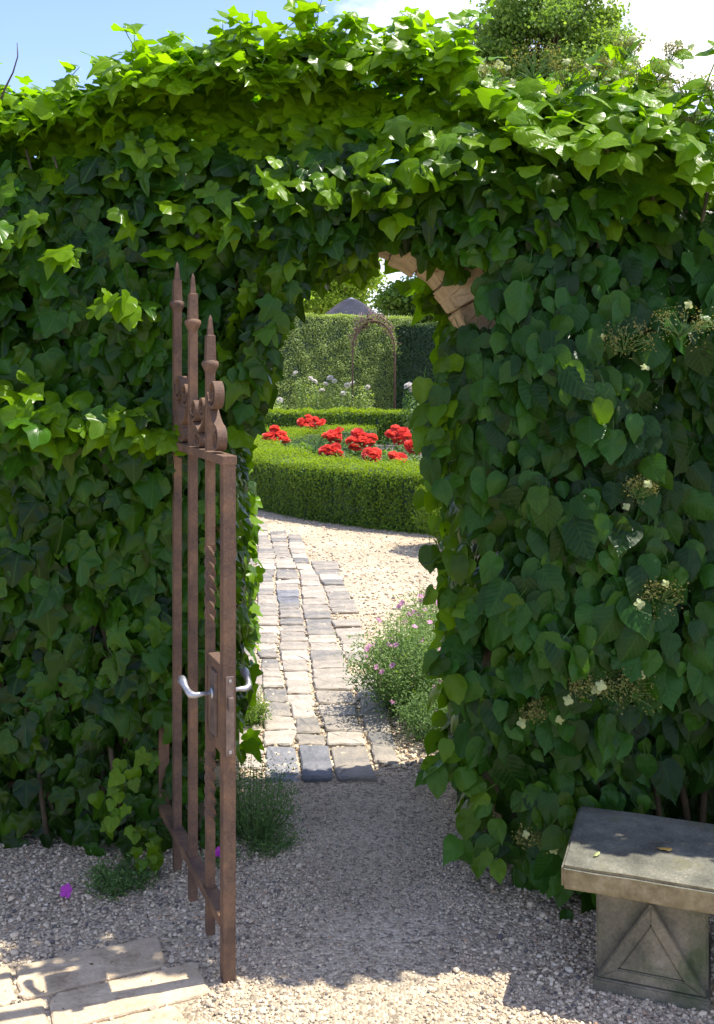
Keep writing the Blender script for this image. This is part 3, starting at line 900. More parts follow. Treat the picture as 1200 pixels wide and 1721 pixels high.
    for k in range(70):
        x0 = rng.uniform(-1.5, 1.0); y0 = rng.uniform(3.55, 4.0)
        hgt = rng.uniform(0.02, 0.17) * (1 - 0.3 * (x0 < -0.9))
        lean = np.array([rng.normal(0, 0.35), rng.normal(-0.15, 0.3), 1.0])
        pts = []
        for s in np.linspace(0, 1, 6):
            pts.append(np.array([x0, y0, float(z_top(np.array(x0))) - 0.10]) + lean * (hgt + 0.10) * s + np.array([0.03 * math.sin(3 * s + k), 0, -0.03 * s * s]))
        stems.append(pts)
        nl = rng.integers(5, 10)
        for q in range(nl):
            s = 0.45 + 0.55 * q / (nl - 1)
            i = min(int(s * 5), 4); p = pts[i] + (pts[i + 1] - pts[i]) * (s * 5 - i)
            a = rng.uniform(0, 6.28)
            dirv = np.array([math.cos(a), math.sin(a), rng.uniform(-0.2, 0.5)])
            P.append((p + dirv * 0.012)[None]); Tt.append(dirv[None])
            Nn.append(np.array([[rng.normal(0, 0.4), rng.normal(-0.3, 0.4), 0.8]]))
            S.append(np.array([rng.uniform(0.065, 0.11) * (1.15 - 0.35 * s)])); Y.append(np.array([rng.uniform(0.6, 1.0)]))
    P, Nn, Tt, S, Y = map(np.concatenate, (P, Nn, Tt, S, Y))
    tone = np.clip(0.45 + 0.3 * snoise(P[:, 0] * 2.5, P[:, 2] * 2.5, seed=3) + rng.normal(0, 0.30, len(P)), 0, 1)
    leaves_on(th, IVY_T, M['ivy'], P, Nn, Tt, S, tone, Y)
    for pts in stems:
        gg = Geo(); tube(gg, pts, np.linspace(0.0028, 0.0014, len(pts)), 5)
        link('stem', gg.mesh('stem', True), M['greenstem'], th)
    # woody stems crossing the face and the dry twig at the far left
    for k in range(16):
        x0 = rng.uniform(-1.4, -0.68); z0 = rng.uniform(0, 0.6)
        pts = []
        for s in np.linspace(0, 1, 12):
            xx = x0 + 0.12 * math.sin(4 * s + k) ; zz = z0 + s * rng.uniform(1.9, 2.0)
            pts.append((xx, 3.52 + 0.02 * math.sin(9 * s + k), zz))
        gg = Geo(); tube(gg, pts, np.linspace(0.010, 0.004, 12), 6)
        link('stem', gg.mesh('stem', True), M['stem'], th)
    gg = Geo(); a = at(-6, 190, 3.5); tube(gg, [a, at(8, 150, 3.5), at(22, 122, 3.5), at(30, 95, 3.5), at(29, 72, 3.5)], [0.0045, 0.004, 0.003, 0.0025, 0.0015], 5)
    tw = link('dry_twig', gg.mesh('dry_twig', True), M['stem'], th); tw['label'] = 'bare dark twig standing above the leaves'
ivy()

def hyd_y(x, z):
    y = 3.07 + 0.16 * snoise(x * 4.2, z * 4.2, seed=21, octaves=3)
    u = np.clip((0.66 - x) / 0.38, 0, 1)
    y = y + 0.36 * (1 - np.sqrt(np.clip(1 - u ** 2, 0, 1)))
    y = y + 0.58 * smooth(1.45, 2.90, z) + 0.13 * smooth(0.38, 0.05, z)
    return y

HEADS = []
def hydrangea():
    th = empty('climbing_hydrangea', (1.0, 3.4, 0), 'climbing hydrangea with heart-shaped leaves and faded flower heads right of the doorway', 'climber')
    P, Nn, Tt, S, Y = [], [], [], [], []
    n = 8000
    x = rng.uniform(0.27, 2.3, n); z = rng.uniform(0.05, 2.78, n)
    left = 0.365 + 0.035 * np.sin(z * 6 + 1.0) + 0.025 * np.sin(z * 13) + 0.30 * smooth(0.60, 0.10, z) - 0.03 * np.exp(-((z - 1.5) / 0.2) ** 2)
    edge = 0.30 + 0.40 * smooth(1.85, 2.30, z) + 0.10 * np.sin(z * 7)
    keep = (x > left) & (x > edge - 0.08) & (z < z_top(x) - 0.04)
    keep &= ~((np.hypot(x - AX, z - AZ) < AR + 0.09) & (z > 1.84))
    x, z = x[keep], z[keep]; m = len(x)
    lay = rng.random(m) ** 1.3
    y = hyd_y(x, z) + lay * 0.25 + 0.20 * smooth(0.45, 0.32, z) * (x > 0.5)
    sidef = smooth(0.55, 0.30, x)
    topn = smooth(1.9, 2.5, z)
    nrm = np.stack([-0.9 * sidef + rng.normal(0, 0.48, m), -np.ones(m), 0.38 + 0.6 * topn + rng.normal(0, 0.34, m)], 1)
    t = np.stack([rng.normal(0, 0.5, m), -0.15 - 0.4 * rng.random(m), -np.ones(m)], 1)
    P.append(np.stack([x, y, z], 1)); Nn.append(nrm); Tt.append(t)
    S.append(np.where(rng.random(m) < 0.25, rng.uniform(0.04, 0.065, m), rng.uniform(0.07, 0.128, m))); Y.append(np.clip(0.95 * smooth(2.15, 2.5, z + rng.normal(0, 0.09, m)) + 0.12 * rng.random(m) ** 3, 0, 1))  # upper leaves coloured yellow-green as if backlit, besides being young
    # the right reveal
    n = 700
    z = rng.uniform(0.1, 1.70, n); y = rng.uniform(3.3, 4.3, n); x = 0.425 - np.abs(rng.normal(0, 0.018, n))
    P.append(np.stack([x, y, z], 1))
    Nn.append(np.stack([-np.ones(n), -0.4 + rng.normal(0, 0.4, n), 0.4 + rng.normal(0, 0.3, n)], 1))
    Tt.append(np.stack([-0.3 + rng.normal(0, 0.3, n), rng.normal(0, 0.5, n), -np.ones(n)], 1))
    S.append(rng.uniform(0.05, 0.10, n)); Y.append(rng.random(n) ** 3 * 0.4)
    # sprays that lean into the doorway
    for (px, py, d, cnt, r) in ((742, 625, 3.35, 12, 0.035), (738, 700, 3.35, 12, 0.04), (728, 770, 3.3, 12, 0.04), (764, 930, 3.3, 12, 0.03), (766, 1000, 3.3, 8, 0.03), (760, 1270, 3.3, 12, 0.04), (735, 805, 4.2, 14, 0.05), (830, 1390, 3.2, 16, 0.05), (760, 1110, 3.3, 12, 0.04)):
        c = at(px, py, d)
        P.append(c + rng.normal(0, r, (cnt, 3)))
        Nn.append(np.stack([-0.3 + rng.normal(0, 0.5, cnt), -0.8 + rng.normal(0, 0.4, cnt), 0.6 + rng.normal(0, 0.3, cnt)], 1))
        Tt.append(np.stack([-0.4 + rng.normal(0, 0.5, cnt), rng.normal(-0.1, 0.4, cnt), -np.ones(cnt)], 1))
        S.append(rng.uniform(0.06, 0.095, cnt)); Y.append(rng.random(cnt) ** 2 * 0.5)
    # low growth between the doorway and the bench
    n = 420
    x = rng.uniform(0.52, 0.90, n); z = rng.uniform(0.0, 0.40, n); y = rng.uniform(3.02, 3.4, n) + 0.25 * smooth(0.66, 0.50, x)
    P.append(np.stack([x, y, z], 1))
    Nn.append(np.stack([-0.3 + rng.normal(0, 0.5, n), -np.ones(n), 0.5 + rng.normal(0, 0.3, n)], 1))
    Tt.append(np.stack([rng.normal(0, 0.6, n), -0.3 * np.ones(n), -np.ones(n)], 1))
    S.append(rng.uniform(0.05, 0.10, n)); Y.append(rng.random(n) * 0.15)
    # top and rear
    n = 1900
    x = rng.uniform(0.45, 2.2, n); y = rng.uniform(3.15, 4.45, n)
    z = z_top(x) - 0.30 * ((y - 3.75) / 0.6) ** 2 + rng.normal(0, 0.035, n)
    P.append(np.stack([x, y, z], 1))
    Nn.append(np.stack([rng.normal(0, 0.5, n), (y - 3.9) + rng.normal(0, 0.4, n), np.ones(n)], 1))
    Tt.append(np.stack([rng.normal(0, 1, n), -0.5 + rng.normal(0, 0.9, n), rng.normal(-0.2, 0.4, n)], 1))
    S.append(rng.uniform(0.055, 0.11, n)); Y.append(np.clip(rng.normal(0.7, 0.25, n), 0, 1))  # sunlit look of the top put into the leaf colour, with youth
    n = 1700
    x = rng.uniform(0.34, 2.0, n); z = rng.uniform(0.05, 2.5, n); y = 4.30 + 0.12 * snoise(x * 3, z * 3, seed=31) - rng.random(n) * 0.2
    P.append(np.stack([x, y, z], 1))
    Nn.append(np.stack([rng.normal(0, 0.4, n), np.ones(n), 0.4 + rng.normal(0, 0.3, n)], 1))
    Tt.append(np.stack([rng.normal(0, 0.6, n), 0.4 * np.ones(n), -np.ones(n)], 1))
    S.append(rng.uniform(0.06, 0.11, n)); Y.append(rng.random(n) * 0.4)
    # loose sprays against the sky at the top right
    stems = []
    for k in range(20):
        x0 = rng.uniform(0.75, 1.35); y0 = rng.uniform(3.3, 3.9)
        zb = float(z_top(np.array(x0))) - 0.12
        lean = np.array([rng.normal(0.45, 0.35), rng.normal(-0.2, 0.3), rng.uniform(0.5, 1.0)])
        Ls = rng.uniform(0.2, 0.42)
        pts = [np.array([x0, y0, zb]) + lean * Ls * s + np.array([0, 0, -0.06 * s * s]) for s in np.linspace(0, 1, 6)]
        stems.append(pts)
        nl = rng.integers(6, 11)
        for q in range(nl):
            s = 0.3 + 0.7 * q / (nl - 1); i = min(int(s * 5), 4); p = pts[i] + (pts[i + 1] - pts[i]) * (s * 5 - i)
            a = rng.uniform(0, 6.28); dv = np.array([math.cos(a), math.sin(a), rng.uniform(-0.4, 0.4)])
            P.append((p + dv * 0.015)[None]); Tt.append(dv[None]); Nn.append(np.array([[rng.normal(0, 0.4), rng.normal(-0.4, 0.4), 0.8]]))
            S.append(np.array([rng.uniform(0.05, 0.09)])); Y.append(np.array([rng.uniform(0.5, 1.0)]))
        if k % 2 == 0: HEADS.append((pts[-1], 0.055, True))
    P, Nn, Tt, S, Y = map(np.concatenate, (P, Nn, Tt, S, Y))
    # keep the bench clear
    bx_ = (P[:, 0] - 0.5535) * math.cos(-0.34) + (P[:, 1] - 2.70) * math.sin(-0.34)
    by_ = -(P[:, 0] - 0.5535) * math.sin(-0.34) + (P[:, 1] - 2.70) * math.cos(-0.34)
    k = ~((bx_ > -0.03) & (by_ < 0.43) & (P[:, 2] < 0.46))
    P, Nn, Tt, S, Y = P[k], Nn[k], Tt[k], S[k], Y[k]
    tone = np.clip(0.5 + 0.3 * snoise(P[:, 0] * 2.5, P[:, 2] * 2.5, seed=13) + rng.normal(0, 0.32, len(P)), 0, 1)
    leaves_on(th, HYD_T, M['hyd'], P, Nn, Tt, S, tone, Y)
    for pts in stems:
        gg = Geo(); tube(gg, pts, np.linspace(0.004, 0.002, len(pts)), 5)
        link('stem', gg.mesh('stem', True), M['greenstem'], th)
    for k in range(12):
        x0 = rng.uniform(0.5, 1.4)
        pts = [(x0 + 0.15 * math.sin(3 * s + k), 3.44 + 0.03 * math.sin(7 * s + k), 0.0 + 2.3 * s) for s in np.linspace(0, 1, 14)]
        gg = Geo(); tube(gg, pts, np.linspace(0.014, 0.006, 14), 6)
        link('stem', gg.mesh('stem', True), M['stem'], th)
    # lacecap flower heads
    for (px, py, rr) in ((1055, 575, 0.085), (1150, 548, 0.10), (1115, 1000, 0.075), (1050, 1160, 0.095), (985, 1155, 0.055), (905, 1195, 0.05), (890, 1412, 0.06), (1075, 825, 0.055), (905, 330, 0.05), (1010, 270, 0.06)):
        X = (px - HX) / F * 3.0
        zz = EYE - (py - HY) / F * 3.0
        yy = float(hyd_y(np.array(X), np.array(zz))) - 0.035
        HEADS.append((at(px, py, yy), rr, False))
    for (px, py, rr) in ((900, 112, 0.10), (1090, 130, 0.09), (1160, 150, 0.08), (830, 128, 0.06), (960, 128, 0.07)):
        HEADS.append((at(px, py, 3.45), rr, True))
    V, T, _ = radial_template([(0, 0), (0.3, 0.2), (0.42, 0.55), (0.25, 0.9), (0, 1)], (0, 0.5), 0.1, 0.1, 0.05, 7)
    petal = (V, T, V[:, :2])
    for c, rr, pale in HEADS:
        gg = Geo()
        nr = 26
        dv = norm(np.stack([rng.normal(0, 1, nr), -0.55 + rng.normal(0, 0.5, nr), 0.35 + rng.normal(0, 0.6, nr)], 1))
        tips = c + dv * rr * np.array([1, 0.6, 0.8]) * rng.uniform(0.6, 1.0, (nr, 1))
        base = c + np.array([0, 0.05, -0.03])
        for q in range(nr):
            midp = (base + tips[q]) / 2 + rng.normal(0, rr * 0.12, 3)
            tube(gg, [base, midp, tips[q]], [0.0016, 0.0013, 0.0009], 4, False)
        hd = link('flower_head', gg.mesh('flower_head', True), M['greenstem'], th)
        nb = 330
        pk = rng.integers(0, nr, nb)
        pos = tips[pk] + rng.normal(0, rr * 0.16, (nb, 3))
        me = tiny(pos, rng.normal(0, 1, (nb, 3)), rng.uniform(0.004, 0.010, nb), rng.random(nb), rng.random(nb) * (1.0 if pale else 0.4), 0.8, 'buds')
        bo = link('bud_cluster', me, M['seed'], th); bo['kind'] = 'stuff'
        nf = 2 if not pale else 3
        for q in range(nf):
            a = rng.uniform(0, 6.28)
            fc = c + np.array([math.cos(a) * rr * 1.1, -0.02 - rng.random() * 0.03, math.sin(a) * rr * 0.8 - 0.015])
            m4 = 4
            an = np.arange(m4) * math.pi / 2 + rng.uniform(0, 1)
            fn = norm(np.array([rng.normal(0, 0.4), -1, 0.3 + rng.normal(0, 0.4)]))
            u, v = frame_of(fn)
            tt = np.cos(an)[:, None] * u + np.sin(an)[:, None] * v
            Rm = frames(np.tile(fn, (m4, 1)) + tt * 0.25, tt)
            W, Tq, U, ids = batch([petal], np.zeros(m4, int), np.tile(fc, (m4, 1)), Rm, np.full(m4, rng.uniform(0.014, 0.020)))
            fo = link('floret', mesh('floret', W, Tq, None, True, {'tone': np.full(len(W), rng.random()), 'young_lit': np.full(len(W), 0.3)}, U), M['floret'], th)
hydrangea()

# ================================================================== GATE
GP = np.array([-0.358, 2.76])                     # foot of the latch post
GD = norm(np.array([-0.40, 0.916]))               # along the leaf, towards the hinges
GN = np.array([GD[1], -GD[0]])                    # to the doorway side
def gpt(s, w, z):
    p = GP + GD * s + GN * w
    return np.array([p[0], p[1], z])
gate = empty('iron_gate', (*GP, 0), 'rust-brown wrought iron gate standing open in front of the ivy', 'gate')
GF = Matrix([[GD[0], GN[0], 0, 0], [GD[1], GN[1], 0, 0], [0, 0, 1, 0], [0, 0, 0, 1]])

def gate_box(name, s0, s1, w0, w1, z0, z1, bev, mat, parent=gate):
    c = gpt((s0 + s1) / 2, (w0 + w1) / 2, (z0 + z1) / 2)
    Mx = Matrix.Translation(c) @ GF
    o = bev_box(name, (s1 - s0, w1 - w0, z1 - z0), bev, mat, None, Mx, 2)
    o.parent = parent
    o.matrix_parent_inverse = Matrix.Translation(-Vector(gate.location))
    return o

def square_bar(name, s, half, z0, z1, twists=()):
    """square bar with optional twisted stretches (z from, z to, turns)"""
    zs = [z0]; ang = [0.0]
    def push(z, a): zs.append(z); ang.append(a)
    a = 0.0
    for (t0, t1, turns) in sorted(twists):
        push(t0, a)
        for k in range(1, 37):
            push(t0 + (t1 - t0) * k / 36, a + turns * 2 * math.pi * k / 36)
        a = a + turns * 2 * math.pi
    push(z1, a)
    V, Q = [], []
    for z, an in zip(zs, ang):
        for q in range(4):
            b = an + math.pi / 4 + q * math.pi / 2
            V.append(gpt(s + half * 1.4142 * math.cos(b), half * 1.4142 * math.sin(b), z))
    for i in range(len(zs) - 1):
        for q in range(4):
            Q.append([i * 4 + q, i * 4 + (q + 1) % 4, i * 4 + 4 + (q + 1) % 4, i * 4 + 4 + q])
    n = len(zs) - 1
    Q += [[3, 2, 1, 0], [n * 4, n * 4 + 1, n * 4 + 2, n * 4 + 3]]
    me = mesh(name, V, None, Q, False)
    bm = bmesh.new(); bm.from_mesh(me)
    bmesh.ops.recalc_face_normals(bm, faces=bm.faces)
    bm.to_mesh(me); bm.free()
    return link(name, me, M['rust'], gate)

def lathe(name, s, prof, parent, k=14, w=0.0, sq=None, mat='rust'):
    V, Q = [], []
    kk = 4 if sq else k
    for z, r in prof:
        for q in range(kk):
            b = (math.pi / 4 if sq else 0) + q * 2 * math.pi / kk
            rr = r * (1.4142 if sq else 1)
            V.append(gpt(s + rr * math.cos(b), w + rr * math.sin(b), z))
    for i in range(len(prof) - 1):
        for q in range(kk):
            Q.append([i * kk + q, i * kk + (q + 1) % kk, (i + 1) * kk + (q + 1) % kk, (i + 1) * kk + q])
    n = len(prof) - 1
    me = mesh(name, V, [[n * kk, n * kk + q, n * kk + q + 1] for q in range(1, kk - 1)], Q, not sq)
    o = link(name, me, M[mat], parent)
    return o

ZT = 1.452                                         # top of the top rail
BARS = [(0.185, 0.0122, 1.705, 1.850), (0.39, 0.0128, 1.835, 1.990), (0.60, 0.0128, 1.905, 2.045)]
square_bar('latch_post', 0.0, 0.0175, 0.0, ZT - 0.002)
square_bar('hinge_post', 0.81, 0.0175, 0.0, ZT - 0.002)
for i, (s, hw, zc, ztip) in enumerate(BARS):
    tw = ((0.36, 0.57, 1.5), (0.945, 1.175, 1.5)) if i == 0 else ()
    bar = square_bar('bar', s, hw, 0.03, zc - 0.02, tw)
    lathe('collar', s, [(zc - 0.035, 0.012), (zc - 0.022, 0.016), (zc - 0.010, 0.022), (zc, 0.026), (zc + 0.008, 0.024), (zc + 0.013, 0.014)], bar)
    zm = zc + 0.58 * (ztip - zc)
    lathe('finial', s, [(zc + 0.008, 0.0145), (zm, 0.0125), (zm + 0.002, 0.0085), (ztip - 0.012, 0.0048), (ztip, 0.0012)], bar, sq=True)
def rail(z0, z1, w, s0=-0.0, s1=0.83):
    return gate_box('rail', s0, s1, -w, w, z0, z1, 0.003, M['rust'])
rail(ZT - 0.026, ZT, 0.021, -0.018, 0.83)
rail(0.140, 0.168, 0.020, 0.0178, 0.792)

def scroll(s, side, z0, z1, r_top, r_bot, t=0.0045, half=0.014):
    """flat-bar S scroll beside a bar: a curl at the foot and a bigger one on top"""
    pts = []
    def spiral(cs, cz, r, a_in, a_out, turns_dir):
        return [(cs + (r * (0.32 + 0.68 * q)) * math.cos(a_in + (a_out - a_in) * q), cz + (r * (0.32 + 0.68 * q)) * math.sin(a_in + (a_out - a_in) * q)) for q in np.linspace(0, 1, 44)]
    ct = (s + side * (r_top + 0.018), z1 - r_top)
    cb = (s + side * (r_bot + 0.058), z0 + r_bot)
    # top curl: winds out to its bar side, runs down, then curls up the other way at the foot
    top = spiral(ct[0], ct[1], r_top, R(-200) if side < 0 else R(380), R(360) if side < 0 else R(-180), 1)
    bot = spiral(cb[0], cb[1], r_bot, R(-20) if side < 0 else R(200), R(-270 - 90 + 90) if side < 0 else R(450), 1)
    A = np.array(top)                                # ends at the bar side of the top curl
    # foot curl, starting from its inside, ends underneath
    a0, a1 = (R(200), R(200 - 470)) if side < 0 else (R(-20), R(-20 + 470))
    B = np.array(spiral(cb[0], cb[1], r_bot, a0, a1, 1))[::-1]
    p0, p1 = A[-1], B[0]
    u = np.linspace(0, 1, 12)[1:-1, None]
    h0 = p0 + np.array([0.0, -0.04]); h1 = p1 + np.array([0.03 * -side, 0.012])
    C = (1 - u) ** 3 * p0 + 3 * (1 - u) ** 2 * u * h0 + 3 * (1 - u) * u ** 2 * h1 + u ** 3 * p1
    L = np.concatenate([A, C, B])
    tan = np.gradient(L, axis=0); tan /= np.linalg.norm(tan, axis=1, keepdims=True) + 1e-9
    nn = np.stack([-tan[:, 1], tan[:, 0]], 1)
    V, Q = [], []
    for p, q in zip(L, nn):
        for (o, w) in ((t, -half), (t, half), (-t, half), (-t, -half)):
            V.append(gpt(p[0] + q[0] * o, w, p[1] + q[1] * o))
    for i in range(len(L) - 1):
        for k in range(4):
            Q.append([i * 4 + k, i * 4 + (k + 1) % 4, i * 4 + 4 + (k + 1) % 4, i * 4 + 4 + k])
    e = (len(L) - 1) * 4
    Q += [[0, 3, 2, 1], [e, e + 1, e + 2, e + 3]]
    me = mesh('scroll', V, None, Q, False)
    bm = bmesh.new(); bm.from_mesh(me); bmesh.ops.recalc_face_normals(bm, faces=bm.faces); bm.to_mesh(me); bm.free()
    return link('scroll', me, M['rust'], gate)
scroll(0.185, -1, ZT, ZT + 0.215, 0.046, 0.038)
scroll(0.185, 1, ZT, ZT + 0.160, 0.034, 0.026)
scroll(0.39, -1, ZT, ZT + 0.150, 0.036, 0.030)
scroll(0.39, 1, ZT, ZT + 0.20, 0.042, 0.032)
scroll(0.60, -1, ZT, ZT + 0.225, 0.044, 0.034)

# lock case between latch post and first bar, with its plates and lever handles
lock = gate_box('lock_case', 0.0178, 0.150, -0.0165, 0.0165, 0.62, 0.868, 0.004, M['rust'])
for w in (-0.0205, 0.0205):
    gate_box('escutcheon', 0.045, 0.105, w - 0.0028, w + 0.0028, 0.655, 0.84, 0.006, M['lockmetal'], gate)
gate_box('face_plate', -0.0225, -0.0178, -0.012, 0.012, 0.625, 0.845, 0.0015, M['lockmetal'], gate)
for z in (0.637, 0.833):
    gate_box('screw', -0.0250, -0.0226, -0.004, 0.004, z - 0.004, z + 0.004, 0.001, M['alu'], gate)
gate_box('latch_bolt', -0.036, -0.0226, -0.007, 0.007, 0.752, 0.79, 0.003, M['lockmetal'], gate)
for sgn in (-1, 1):
    gg = Geo()
    zc = 0.775
    tube(gg, [gpt(0.072, sgn * 0.023, zc), gpt(0.072, sgn * 0.030, zc)], 0.016, 16)
    hd = link('handle', gg.mesh('handle', True), M['alu'], gate)
    gg = Geo()
    pts = [gpt(0.072, sgn * 0.028, zc), gpt(0.072, sgn * 0.055, zc + 0.001), gpt(0.073, sgn * 0.072, zc - 0.001), gpt(0.080, sgn * 0.084, zc), gpt(0.095, sgn * 0.089, zc + 0.006), gpt(0.112, sgn * 0.092, zc + 0.014), gpt(0.130, sgn * 0.093, zc + 0.021), gpt(0.148, sgn * 0.094, zc + 0.024), gpt(0.154, sgn * 0.094, zc + 0.020)]
    tube(gg, pts, [0.0065, 0.0065, 0.0090, 0.0110, 0.0090, 0.0085, 0.0115, 0.0130, 0.007], 12)
    lv = link('lever', gg.mesh('lever', True), M['alu'], hd)
for z in (0.30, 1.30):
    gate_box('hinge', 0.828, 0.93, -0.012, 0.012, z, z + 0.035, 0.004, M['rust'])

# ================================================================== BENCH
BA = math.atan2(-0.13, 0.368)
bench = empty('stone_bench', (0.5535, 2.70, 0), 'weathered mossy stone bench slab on a carved pedestal against the climber', 'bench')
BM = Matrix.Rotation(BA, 4, 'Z')
bench.rotation_euler = (0, 0, BA)
def bench_part(name, me, mat):
    o = bpy.data.objects.new(name, me); me.materials.append(mat); COL.objects.link(o); o.parent = bench
    return o
def rough_box(name, x0, x1, y0, y1, z0, z1, bev, cuts, amp, mat, seed):
    bm = bmesh.new()
    bmesh.ops.create_cube(bm, size=1)
    bmesh.ops.scale(bm, vec=(x1 - x0, y1 - y0, z1 - z0), verts=bm.verts)
    bmesh.ops.translate(bm, vec=((x0 + x1) / 2, (y0 + y1) / 2, (z0 + z1) / 2), verts=bm.verts)
    bmesh.ops.bevel(bm, geom=bm.edges[:], offset=bev, segments=2, affect='EDGES')
    bmesh.ops.subdivide_edges(bm, edges=[e for e in bm.edges if e.calc_length() > 0.05], cuts=cuts, use_grid_fill=True)
    co = np.array([v.co[:] for v in bm.verts])
    d = snoise(co[:, 0] * 20, co[:, 1] * 20, co[:, 2] * 20, seed=seed) * amp
    for v, k in zip(bm.verts, d):
        v.co += Vector((k * 0.6, k, k * 0.8))
    me = bpy.data.meshes.new(name); bm.to_mesh(me); bm.free()
    return bench_part(name, me, mat)
SL_T = 0.346
rough_box('seat_slab', 0.0, 1.35, 0.0, 0.40, SL_T - 0.066, SL_T, 0.008, 14, 0.0016, M['bench_top'], 3)
def pedestal(x0):
    W, D, H = 0.292, 0.30, SL_T - 0.068
    o = rough_box('pedestal', x0, x0 + W, 0.075, 0.075 + D, 0.032, H, 0.006, 5, 0.0012, M['bench'], 5)
    f = 0.075
    def child(name, poly, y0, y1, mat=M['bench'], bev=0.004):
        gg = Geo()
        n = len(poly)
        V = [(x0 + x, y0, z) for x, z in poly] + [(x0 + x, y1, z) for x, z in poly]
        gg.add(V, T=[(0, i, i + 1) for i in range(1, n - 1)] + [(n, n + i + 1, n + i) for i in range(1, n - 1)], Q=[(i, i + n, (i + 1) % n + n, (i + 1) % n) for i in range(n)])
        me = gg.mesh(name)
        bm = bmesh.new(); bm.from_mesh(me); bmesh.ops.recalc_face_normals(bm, faces=bm.faces)
        if bev: bmesh.ops.bevel(bm, geom=bm.edges[:], offset=bev, segments=2, affect='EDGES')
        bm.to_mesh(me); bm.free()
        me.materials.append(mat)
        c = bpy.data.objects.new(name, me); COL.objects.link(c); c.parent = o
        return c
    child('plinth', [(-0.006, -0.02), (W + 0.006, -0.02), (W + 0.006, 0.034), (-0.006, 0.034)], f - 0.034, f + D + 0.006)
    # raised gable: three mitred bands round a recessed triangle
    zb, za = 0.036, H - 0.020
    cx = W / 2
    O = [(0.004, zb), (W - 0.004, zb), (cx, za)]
    def inset(k):
        c = np.mean(O, 0); return [tuple(c + (np.array(p) - c) * k) for p in O]
    I = inset(0.60)
    for a in range(3):
        b = (a + 1) % 3
        child('moulding', [O[a], O[b], I[b], I[a]], f - 0.028, f + 0.01, bev=0.003)
    J = inset(0.585)
    child('gable_panel', J, f - 0.0235, f + 0.01, bev=0.002)
    # sloping shoulders from the gable back to the block
    return o
pedestal(0.085)
pedestal(0.98)

def small_leaf_thing(name, label, cat, px, py, size, rot, mat, zoff=0.004):
    d = (EYE - SL_T) * F / (py - HY)
    p = at(px, py, d)
    V, T, P = HYD_T[3]
    V = V * size * np.array([0.55, 1, 1]); V[:, 2] += 0.25 * size * (V[:, 0] / size) ** 2 * 10 * 0.3
    V[:, 2] -= V[:, 2].min()
    me = mesh(name, V, T, None, True, {'tone': np.full(len(V), 0.7), 'young_lit': np.full(len(V), 0.2)}, P)
    o = link(name, me, mat)
    o.location = (p[0], p[1], SL_T + zoff * 0.5); o.rotation_euler = (0, 0, rot)
    tag(o, label, cat)
small_leaf_thing('fallen_leaf', 'curled yellow fallen leaf lying on the bench slab', 'leaf', 1128, 1432, 0.042, 1.2, M['dryleaf'])
small_leaf_thing('fallen_leaf', 'small pale brown withered leaf near the left end of the bench', 'leaf', 1006, 1436, 0.028, 2.4, M['floret'])

# ================================================================== SMALL PLANTS BY THE DOORWAY
def feathery(name, label, cat, base, rad, hgt, n_stem, n_leaf, mat, young_lit=(0, 0.6), flowers=None, leaf=0.016, group=None):
    th = empty(name, tuple(base), label, cat, group)
    base = np.array(base, float)
    gg = Geo()
    tips, pos = [], []
    for k in range(n_stem):
        a = rng.uniform(0, 6.28); rr = rad * math.sqrt(rng.random())
        foot = base + np.array([math.cos(a) * rr * 0.35, math.sin(a) * rr * 0.35, -0.01])
        top = base + np.array([math.cos(a) * rr, math.sin(a) * rr, hgt * rng.uniform(0.55, 1.0) * (1 - 0.35 * (rr / rad) ** 2)])
        midp = (foot + top) / 2 + np.array([math.cos(a), math.sin(a), 0.4]) * rad * 0.12
        tube(gg, [foot, midp, top], [0.0022, 0.0017, 0.001], 4, False)
        tips.append(top)
        m = n_leaf // n_stem
        u = rng.random(m) ** 0.7
        pt = (1 - u)[:, None] ** 2 * foot + 2 * (u * (1 - u))[:, None] * midp + (u ** 2)[:, None] * top
        pos.append(pt + rng.normal(0, rad * 0.10 + 0.008, (m, 3)))
    link('stem', gg.mesh('stem', True), M['greenstem'], th)['kind'] = 'stuff'
    pos = np.concatenate(pos); pos[:, 2] = np.maximum(pos[:, 2], 0.004)
    n = len(pos)
    nr = np.stack([rng.normal(0, 0.7, n), rng.normal(-0.2, 0.7, n), np.ones(n)], 1)
    me = tiny(pos, nr, rng.uniform(0.6, 1.5, n) * leaf, np.clip(rng.normal(0.45, 0.25, n), 0, 1), rng.uniform(young_lit[0], young_lit[1], n) * smooth(0, hgt, pos[:, 2]), 0.42)
    o = link('foliage', me, mat, th); o['kind'] = 'stuff'
    if flowers:
        fm, cnt, fs = flowers
        for q in range(cnt):
            c = tips[rng.integers(0, len(tips))] + rng.normal(0, 0.02, 3)
            flower_at(th, c, fs, fm)
    return th

PET_V, PET_T, _ = radial_template([(0, 0), (0.26, 0.25), (0.40, 0.6), (0.28, 0.92), (0, 1)], (0, 0.5), 0.05, 0.15, 0.08, 17)
def flower_at(th, c, size, mat, n=5, facing=(0, -0.6, 0.8)):
    an = np.arange(n) * 2 * math.pi / n + rng.uniform(0, 1)
    fn = norm(np.array(facing) + rng.normal(0, 0.3, 3))
    u, v = frame_of(fn)
    tt = np.cos(an)[:, None] * u + np.sin(an)[:, None] * v
    Rm = frames(np.tile(fn, (n, 1)) - tt * 0.3, tt)
    W, Tq, U, ids = batch([(PET_V, PET_T, PET_V[:, :2])], np.zeros(n, int), np.tile(c, (n, 1)), Rm, np.full(n, size) * rng.uniform(0.85, 1.1, n))
    return link('flower', mesh('flower', W, Tq, None, True, {'tone': np.full(len(W), rng.random()), 'young_lit': np.full(len(W), rng.random() * 0.6)}, U), mat, th)

def gp(px, py):
    d = gd(py); return ((px - HX) / F * d, d, 0.0)

